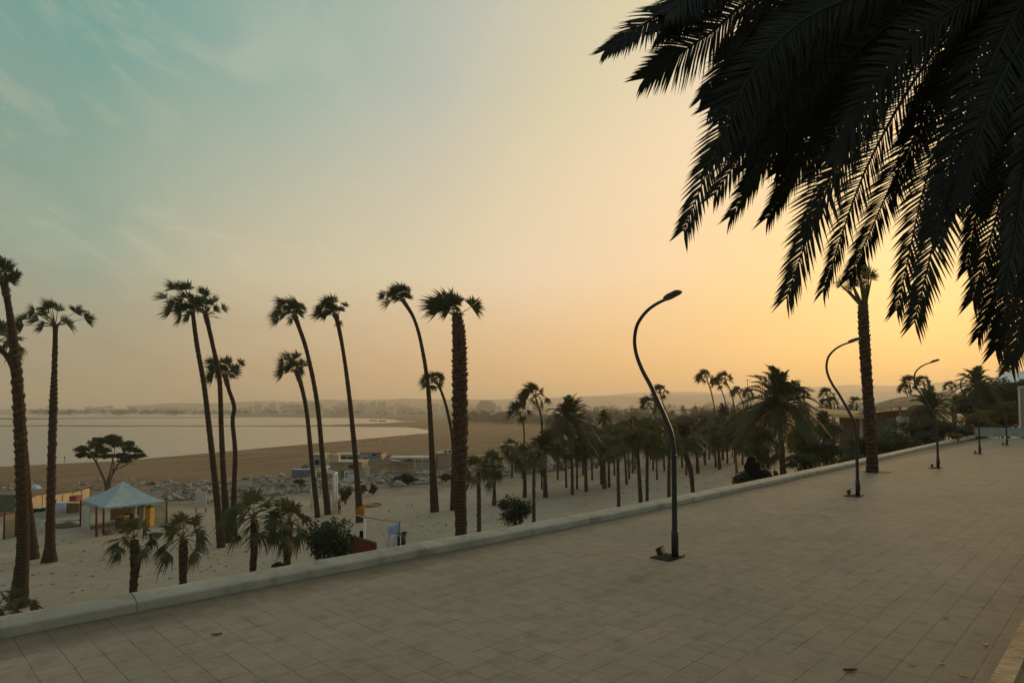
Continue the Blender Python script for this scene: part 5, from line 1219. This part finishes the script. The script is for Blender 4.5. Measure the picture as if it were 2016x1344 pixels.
c = at(2024, 845, 58); t_ = thing('end_building', (c.x, c.y, 0), 'pale building edge beside the end wall, cut by the frame', 'building'); mb = MB(); yw = -math.atan2(c.x, c.y); q_ = c + Vector((math.cos(yw), math.sin(yw), 0)) * 2.1 + Vector((-math.sin(yw), math.cos(yw), 0)) * 2; mb.box((q_.x, q_.y, 1.6), (5.2, 4, 5.4), yw); mb.build('wall', M['wall_beige'], t_); mb = MB(); mb.box((q_.x, q_.y, 4.4), (5.5, 4.3, .2), yw); mb.build('roof', M['white_panel'], t_)
mb = MB(); mb.box((c.x - .44, c.y + .34, 1.6), (.16, .2, 5.38), yw); mb.build('corner_trim', M['white'], t_)
# market stalls where people gather
for px, py, w, h, m_, r_, lab in ((1384, 893, 20, 14, 'ochre_panel', 'canopy', 'ochre market stall behind the straight palm'), (1402, 890, 18, 22, 'red', 'white_panel', 'brick red market stall with white roof'), (1428, 888, 22, 16, 'brown', 'orange', 'market stall with orange awning'), (1392, 872, 30, 10, 'wall_white', 'white_panel', 'white roofed stall behind the red one'), (1350, 885, 20, 10, 'wall_beige', 'canopy', 'pale stall behind the leaning swollen palm'), (1610, 872, 18, 10, 'robe_white', 'canopy', 'white stall in the shade near the flat roof')):
    g = ground(px, py); k_ = g.y / F; t_ = thing('market_stall', g, lab, 'stall'); mb = MB(); mb.box((g.x, g.y + 1.5, g.z + h * .4 * k_), (w * k_, 2.6, h * .8 * k_)); mb.build('body', M[m_], t_); mb = MB(); c_ = Vector((g.x, g.y + 1.2, g.z + h * k_)); mb.box(c_, (w * 1.15 * k_, 3.6, .2), 0, tilt=(R(-10), 0)); mb.build('roof', M[r_], t_)

# ------------------------------------------------------------------ people
def body_mesh(name, sh, tr, pose='stand', sk='skin', hair='hair', sub_lv=1):
    """one continuous figure grown along its bones (about 1.72 m), coloured by height for hair, skin and clothes"""
    V = [(0, 0, .92), (0, 0, 1.12), (0, 0, 1.38), (0, .01, 1.50), (0, -.01, 1.60), (0, -.005, 1.70),
         (.19, 0, 1.40), (.24, .02, 1.14), (.23, -.06, .90), (.22, -.09, .80), (-.19, 0, 1.40), (-.24, .03, 1.14), (-.23, -.02, .90), (-.22, -.04, .80),
         (.10, 0, .86), (.11, -.03, .48), (.11, .03, .08), (.11, -.13, .04), (-.10, 0, .86), (-.11, .02, .48), (-.12, .08, .08), (-.12, -.08, .04)]
    E = [(0, 1), (1, 2), (2, 3), (3, 4), (4, 5), (2, 6), (6, 7), (7, 8), (8, 9), (2, 10), (10, 11), (11, 12), (12, 13), (0, 14), (14, 15), (15, 16), (16, 17), (0, 18), (18, 19), (19, 20), (20, 21)]
    RD = [.15, .14, .15, .06, .10, .085, .07, .05, .04, .035, .07, .05, .04, .035, .09, .065, .05, .04, .09, .065, .05, .04]
    V = [Vector(v) for v in V]
    if pose == 'walk':
        V[15] += Vector((0, -.16, .03)); V[16] += Vector((0, -.26, .0)); V[17] += Vector((0, -.28, .0)); V[19] += Vector((0, .05, 0)); V[20] += Vector((0, .25, .06)); V[21] += Vector((0, .22, .04)); V[8] += Vector((0, .22, .02)); V[9] += Vector((0, .26, .03)); V[12] += Vector((0, -.2, .03)); V[13] += Vector((0, -.26, .05))
    if pose == 'raise':
        V[7] = Vector((.33, -.12, 1.30)); V[8] = Vector((.38, -.30, 1.42)); V[9] = Vector((.38, -.36, 1.46))
    if pose == 'bend':
        m_ = Matrix.Rotation(R(38), 3, 'X')
        for i in range(1, 14): V[i] = V[0] + m_ @ (V[i] - V[0])
    me = bpy.data.meshes.new('tmp'); me.from_pydata([tuple(v) for v in V], E, []); ob = bpy.data.objects.new('tmp', me); C.objects.link(ob)
    sk_m = ob.modifiers.new('skin', 'SKIN'); sk_m.use_smooth_shade = True
    for i, r_ in enumerate(RD): me.skin_vertices[0].data[i].radius = (r_, r_ * (.72 if i in (0, 1, 2) else .95))
    me.skin_vertices[0].data[0].use_root = True
    ss = ob.modifiers.new('sub', 'SUBSURF'); ss.levels = ss.render_levels = sub_lv
    dg = bpy.context.evaluated_depsgraph_get(); out = bpy.data.meshes.new_from_object(ob.evaluated_get(dg)); out.name = name
    bpy.data.objects.remove(ob)
    out.materials.clear()
    for m_ in (sh, tr, sk, hair): out.materials.append(M[m_])
    hd_ = V[4]
    for p in out.polygons:
        c_ = p.center; mi = 0
        if (c_ - (hd_ + Vector((0, .03, .05)))).length < .155: mi = 3 if c_.z > hd_.z + .02 or c_.y > hd_.y + .035 else 2
        elif c_.z > V[3].z - .03 and (c_ - hd_).length < .2: mi = 2
        elif c_.z < .9 and abs(c_.x) < .185: mi = 1
        elif min((c_ - V[8]).length, (c_ - V[9]).length, (c_ - V[12]).length, (c_ - V[13]).length) < .13: mi = 2
        p.material_index = mi; p.use_smooth = True
    return out
PM = [body_mesh('person', 'shirt', 'trouser'), body_mesh('person', 'trouser', 'trouser', 'walk'), body_mesh('person', 'shirt_white', 'trouser'), body_mesh('person', 'shirt_red', 'trouser', 'walk'), body_mesh('person', 'shirt_red', 'dark', 'raise')]
def person(p, mesh, label, group=None, rz=0., sc=1.):
    o = bpy.data.objects.new('person', mesh); C.objects.link(o); o.location = p; o.rotation_euler = (0, 0, rz); o.scale = (sc,) * 3
    return tag(o, label, 'person', group)
rng = random.Random(6)
for px, py in ((612, 880.5), (628, 880), (685, 875), (710, 871), (715, 873), (719, 871.8), (729.5, 869), (734, 870), (739.5, 870.5), (743, 867.5), (741.5, 875.5), (754, 871), (756, 874.8), (760, 874), (764, 870.5), (758, 877.5), (776, 872.5), (789, 861.5), (802, 861.5), (803, 867.5), (810, 860), (815, 860), (822, 855.5), (824.5, 858.5), (828.5, 858.5)):
    person(on_plane(px, py, SEA), PM[rng.choice((1, 1, 1, 0))], 'tiny dark figure standing or walking at the water edge', 'people scattered along the shoreline', rng.uniform(0, 6.28), rng.uniform(1.05, 1.25))
person(on_plane(127, 905, SEA), PM[0], 'lone tiny figure wading between the two tall palms and the flat topped tree', None, 1.)
person(ground(668, 1011), PM[4], 'person in red top and black trousers beside the white tower post', None, 1.2)
for px, py, m_, lab, rz in ((1386.5, 908, 1, 'person in dark clothes walking on the plaza towards the stalls', 3.0), (1378, 900, 0, 'person half hidden behind the straight palm', .4), (1404, 901, 1, 'person with bare legs near the brick red stall', 2.5), (1380.5, 896, 3, 'person in red behind the straight palm', .2), (1399, 896, 0, 'person in grey before the brick red stall', 1.2), (1442, 905, 3, 'person in red sitting edge of the grove near the low feather palm', 4.), (1612, 884, 2, 'person in white near the shaded stall', 1.), (1620, 886, 0, 'person in dark top near the shaded stall', 2.)):
    person(ground(px, py), PM[m_], lab, None, rz)
# two people in black just outside the parapet
bm_ = body_mesh('person', 'dark', 'dark', 'bend', sub_lv=2); bm2 = body_mesh('person', 'dark', 'dark', 'stand', sub_lv=2)
def veil(o, root_z, w, h, y, mat='dark'):
    pass
c = at(1484, 930, 24.0); p1 = Vector((c.x, c.y, at(1484, 899, 24).z - 1.66))
pa = thing('person', p1, 'person in a long black robe and veil standing just outside the parapet', 'person')
part('body', bm2, pa, rot=(0, 0, R(200)))
mb = MB(); Nn = 18; prof_v = [(0.0, .10, .11), (1.70, .03, .03), (1.66, .10, .11), (1.56, .15, .15), (1.44, .19, .17), (1.30, .27, .21), (1.0, .30, .24), (.6, .33, .28), (.15, .38, .33)]
for i, (zz, rx, ry) in enumerate(prof_v[1:]):
    for j in range(Nn):
        a_ = 2 * math.pi * j / Nn; q = 1 + .06 * math.sin(a_ * 5 + zz * 4) * (1.7 - zz); mb.v.append((p1.x + rx * q * math.cos(a_) - (.10 if zz > 1.2 else 0), p1.y + ry * q * math.sin(a_), p1.z + zz))
for i in range(len(prof_v) - 2):
    for j in range(Nn): a_, b2 = i * Nn + j, i * Nn + (j + 1) % Nn; mb.idx([(a_, a_ + Nn, b2 + Nn, b2)], True)
mb.idx([tuple(range(Nn))]); mb.build('robe', M['dark'], pa)
p2 = Vector((at(1507, 930, 24).x, 24.0, at(1507, 924, 24).z - 1.35)); pb2 = thing('person', p2, 'second person stooping beside the veiled one, seen as a dark head and shoulders', 'person'); part('body', bm_, pb2, rot=(0, 0, R(170)), sc=.98)
mb = MB(); hc = p2 + Vector((0, 0, 1.24))
for i in range(8):
    f_ = math.pi * i / 7
    for j in range(14):
        a_ = 2 * math.pi * j / 14; mb.v.append((hc.x + .17 * math.sin(f_) * math.cos(a_) * (1.25 if f_ > 1.7 else 1), hc.y + .2 * math.sin(f_) * math.sin(a_), hc.z + .17 * math.cos(f_)))
for i in range(7):
    for j in range(14): a_, b2 = i * 14 + j, i * 14 + (j + 1) % 14; mb.idx([(a_, a_ + 14, b2 + 14, b2)], True)
mb.build('hair', M['hair'], pb2)

# ------------------------------------------------------------------ woodland and city across the bay
rng = random.Random(21); wd = MB()
def clump(px, py, D, w, h):
    c = at(px, py, D); gz = max(SEA, ground_z(c.x, D)); k_ = D / F; rx, rz = w / 2 * k_, h * k_ / 2
    leaves(wd, Vector((c.x, c.y, gz + rz * .9)), (rx, rx * .8, rz), 300, max(.45, rx * .10), rng, 8, .15)
for i in range(330):
    f_ = rng.random(); px = 900 + 640 * f_
    D = 950 - 700 * min(1, max(0, (px - 930) / 480)) + rng.uniform(-40, 160)
    clump(px, 830, D, rng.uniform(14, 34), rng.uniform(14, 30) * (1.35 if px > 1130 else .95))
for i in range(170):                                   # belt along the far shore
    px = rng.uniform(60, 960); clump(px, 805, rng.uniform(1750, 2600), rng.uniform(8, 24), rng.uniform(5, 11))
for i in range(160):
    px = rng.uniform(1150, 2050); clump(px, 805, rng.uniform(420, 1500), rng.uniform(14, 40), rng.uniform(7, 18))
tag(wd.build('distant_woodland', M['wood_far']), 'hazy belt of trees across the plain and the far shore', 'woodland', kind='stuff')

def make_building(w, dpt, h, mat):
    mb = MB(); mb.box((0, 0, h / 2), (w, dpt, h)); mb.box((0, 0, h + .4), (w * 1.02, dpt * 1.02, .8)); mb.box((w * .2, 0, h + 2), (w * .25, dpt * .5, 2.6))
    return mb.mesh('city_building', mat)
KIND = [(22, 16, 30), (28, 18, 22), (40, 18, 16), (16, 14, 38), (34, 20, 12), (20, 16, 10)]
BM = [[make_building(*kd, c_) for c_ in CITY] for kd in KIND]
CG = 'hazy buildings of the city across the bay'
LBL = {0: 'tall apartment block in the hazy far city', 1: 'medium apartment block in the hazy far city', 2: 'long flat roofed block in the hazy far city', 3: 'slim tower block in the hazy far city', 4: 'wide low building in the hazy far city', 5: 'small low building in the hazy far city'}
def city(px, D, kd, col, sc=1., label=None, group=CG):
    c = at(px, 800, D); o = bpy.data.objects.new('city_building', BM[kd][col]); C.objects.link(o)
    o.location = (c.x, c.y, max(SEA, ground_z(c.x, D)) - .5); o.rotation_euler = (0, 0, math.atan2(-c.x, c.y) + rng.uniform(-.25, .25)); o.scale = (sc, sc, sc)
    tag(o, label or LBL[kd], 'building', group)
for i in range(34): city(rng.uniform(55, 480), rng.uniform(2500, 3200), rng.choice((4, 5, 5, 2, 1)), rng.choice((0, 1, 2, 2)), rng.uniform(.8, 1.2))
for i in range(95): city(rng.uniform(480, 960), rng.uniform(2300, 3300), rng.choice((0, 0, 3, 1, 1, 2)), rng.choice((0, 0, 1, 3)), rng.uniform(.85, 1.3))
for i in range(45): city(rng.uniform(560, 930), rng.uniform(1700, 2200), rng.choice((4, 5, 5, 2)), rng.choice((0, 1, 2, 2)), rng.uniform(.6, 1.0))
for i in range(75): city(rng.uniform(960, 1480), rng.uniform(1300, 3000), rng.choice((0, 1, 1, 2, 4, 5)), rng.choice((0, 1, 2, 3)), rng.uniform(.6, 1.1))
for i in range(24): city(rng.uniform(1450, 1990), rng.uniform(700, 2200), rng.choice((2, 4, 5)), rng.choice((0, 1, 2)), rng.uniform(.5, .9))
for px, D, kd, col, sc, lab in ((955, 1500, 2, 2, .85, 'white hotel block under the rounded hill'), (985, 1480, 2, 2, .8, 'second white hotel block beside the rounded hill'), (1012, 1400, 1, 2, .85, 'white windowed tower block near the bent thin palm'), (200, 2500, 1, 2, .9, 'bright sunlit block on the far shore'), (220, 2500, 1, 2, .7, 'smaller bright sunlit block on the far shore'),
                                (1322, 480, 4, 2, .45, 'low white house in front of the woodland'), (1345, 470, 4, 2, .5, 'longer low white house in front of the woodland'), (1362, 460, 5, 2, .45, 'small white house at the woodland edge'), (1445, 430, 5, 0, .5, 'pale house behind the skyline palms')):
    city(px, D, kd, col, sc, lab, None)
c = at(957, 800, 1750); mb = MB()
for i in range(7):
    f_ = i / 6
    for j in range(18):
        a_ = 2 * math.pi * j / 18; q = 1 + .22 * noise.noise(Vector((math.cos(a_) * 2, math.sin(a_) * 2, f_ * 3))); mb.v.append((c.x + 29 * q * math.cos(a_) * math.cos(f_ * 1.5) ** .6, c.y + 26 * q * math.sin(a_) * math.cos(f_ * 1.5) ** .6, SEA + 40 * math.sin(f_ * 1.5) * (.6 + .4 * q)))
for i in range(6):
    for j in range(18): a_, b2 = i * 18 + j, i * 18 + (j + 1) % 18; mb.idx([(a_, b2, b2 + 18, a_ + 18)], True)
mb.idx([tuple(108 + j for j in range(18))]); tag(mb.build('rocky_hill', M['hill']), kind='structure')
c = at(1472, 775, 400); mb = MB(); zt = at(1472, 746, 400).z; mb.tube([(c.x, c.y, c.z - 12), (c.x, c.y, zt)], [.35, .18], 4); mb.bar((c.x - 1.2, c.y, zt - .6), (c.x + 1.6, c.y, zt - .6), .2)
tag(mb.build('lattice_mast', M['black_metal'], origin=(c.x, c.y, c.z - 12)), 'thin aerial mast on the skyline behind the palms', 'mast')
# moored boat and rocks far out
for px, py, lab in ((213, 818.6, 'dark rowing boat alone in the far channel'), (753, 829, 'dark boat drawn up in the upper lagoon'), (735, 828, 'small dark boat beside the one in the upper lagoon')):
    p = on_plane(px, py, SEA + .1); mb = MB(); L_ = 5.5
    for i in range(9):
        f_ = i / 8 * 2 - 1; w = (1 - abs(f_) ** 2.4) * 1.1 + .03; h = 1.1 + .5 * f_ * f_
        for j in range(5): a_ = math.pi * (1 + j / 4); mb.v.append((p.x + f_ * L_, p.y + w * math.cos(a_), p.z + h + h * math.sin(a_)))
    for i in range(8):
        for j in range(4): q = i * 5 + j; mb.idx([(q, q + 5, q + 6, q + 1)], True)
    tag(mb.build('rowing_boat', M['dark'], origin=p), lab, 'boat')

# ------------------------------------------------------------------ fallen leaves on the paving
rng = random.Random(9)
for px, py, s_, m_, lab in ((1860, 1216, .06, 'dry_leaf', 'bright yellow leaf, the flattest of the pair on the paving'), (1864, 1213, .05, 'dry_leaf', 'yellow leaf touching the brighter one'), (1940, 1268, .09, 'dry_leaf', 'largest yellow leaf near the terrace edge'), (1896, 1330, .07, 'dry_leaf', 'yellow leaf at the picture bottom near the terrace'), (1674, 1320, .11, 'brown_leaf', 'curled dark brown leaf on the paving'), (1934, 1193, .05, 'dry_leaf', 'small olive leaf farther along the terrace edge'), (1795, 1308, .06, 'dry_leaf', 'thin pale leaf lying between joints'), (1856, 1306, .06, 'dry_leaf', 'narrow pale leaf near the terrace edge'),
                          (427, 1249, .09, 'brown_leaf', 'dark leaf scrap on the paving below the young palms'), (1505, 1070, .05, 'dry_leaf', 'first of the yellow scraps by the nearest lamp foot'), (1620, 1103, .05, 'dry_leaf', 'pale scrap on the paving between the first two lamps'), (1616, 1107, .04, 'dry_leaf', 'second pale scrap between the first two lamps'), (1680, 1093, .05, 'dry_leaf', 'yellow scrap farther from the first two lamps')):
    p = on_plane(px, py, .004); a_ = rng.uniform(0, 6.28); mb = MB()
    for i in range(6):
        f_ = i / 5; w = .42 * math.sin(math.pi * (.08 + .88 * f_))
        for j in (-1, 0, 1): x, y = (f_ - .5) * 1.3 * s_, j * w * s_ * .7; mb.v.append((p.x + x * math.cos(a_) - y * math.sin(a_), p.y + x * math.sin(a_) + y * math.cos(a_), .006 + s_ * (.10 * abs(j) + .25 * (f_ - .5) ** 2)))
    for i in range(5):
        for j in range(2): q = i * 3 + j; mb.idx([(q, q + 3, q + 4, q + 1)], True)
    tag(mb.build('fallen_leaf', M[m_], origin=p), lab, 'leaf', 'fallen leaves on the promenade')

# ------------------------------------------------------------------ the hazy air
mb = MB(); zb, zt_ = SEA - 8, 175
mb.box((0, 0, (zb + zt_) / 2), (19000, 19000, zt_ - zb))
hm = bpy.data.materials.new('evening haze'); hm.use_nodes = True; k = Nodes(hm.node_tree)
pv = k.n('ShaderNodeVolumePrincipled'); pv.inputs['Color'].default_value = (1, .94, .84, 1); pv.inputs['Density'].default_value = 2.4e-4; pv.inputs['Anisotropy'].default_value = .35
om = k.n('ShaderNodeOutputMaterial'); k.put(om.inputs['Volume'], pv.outputs[0])
tag(mb.build('haze', hm), 'thin evening haze lying over the bay', 'haze', kind='stuff')
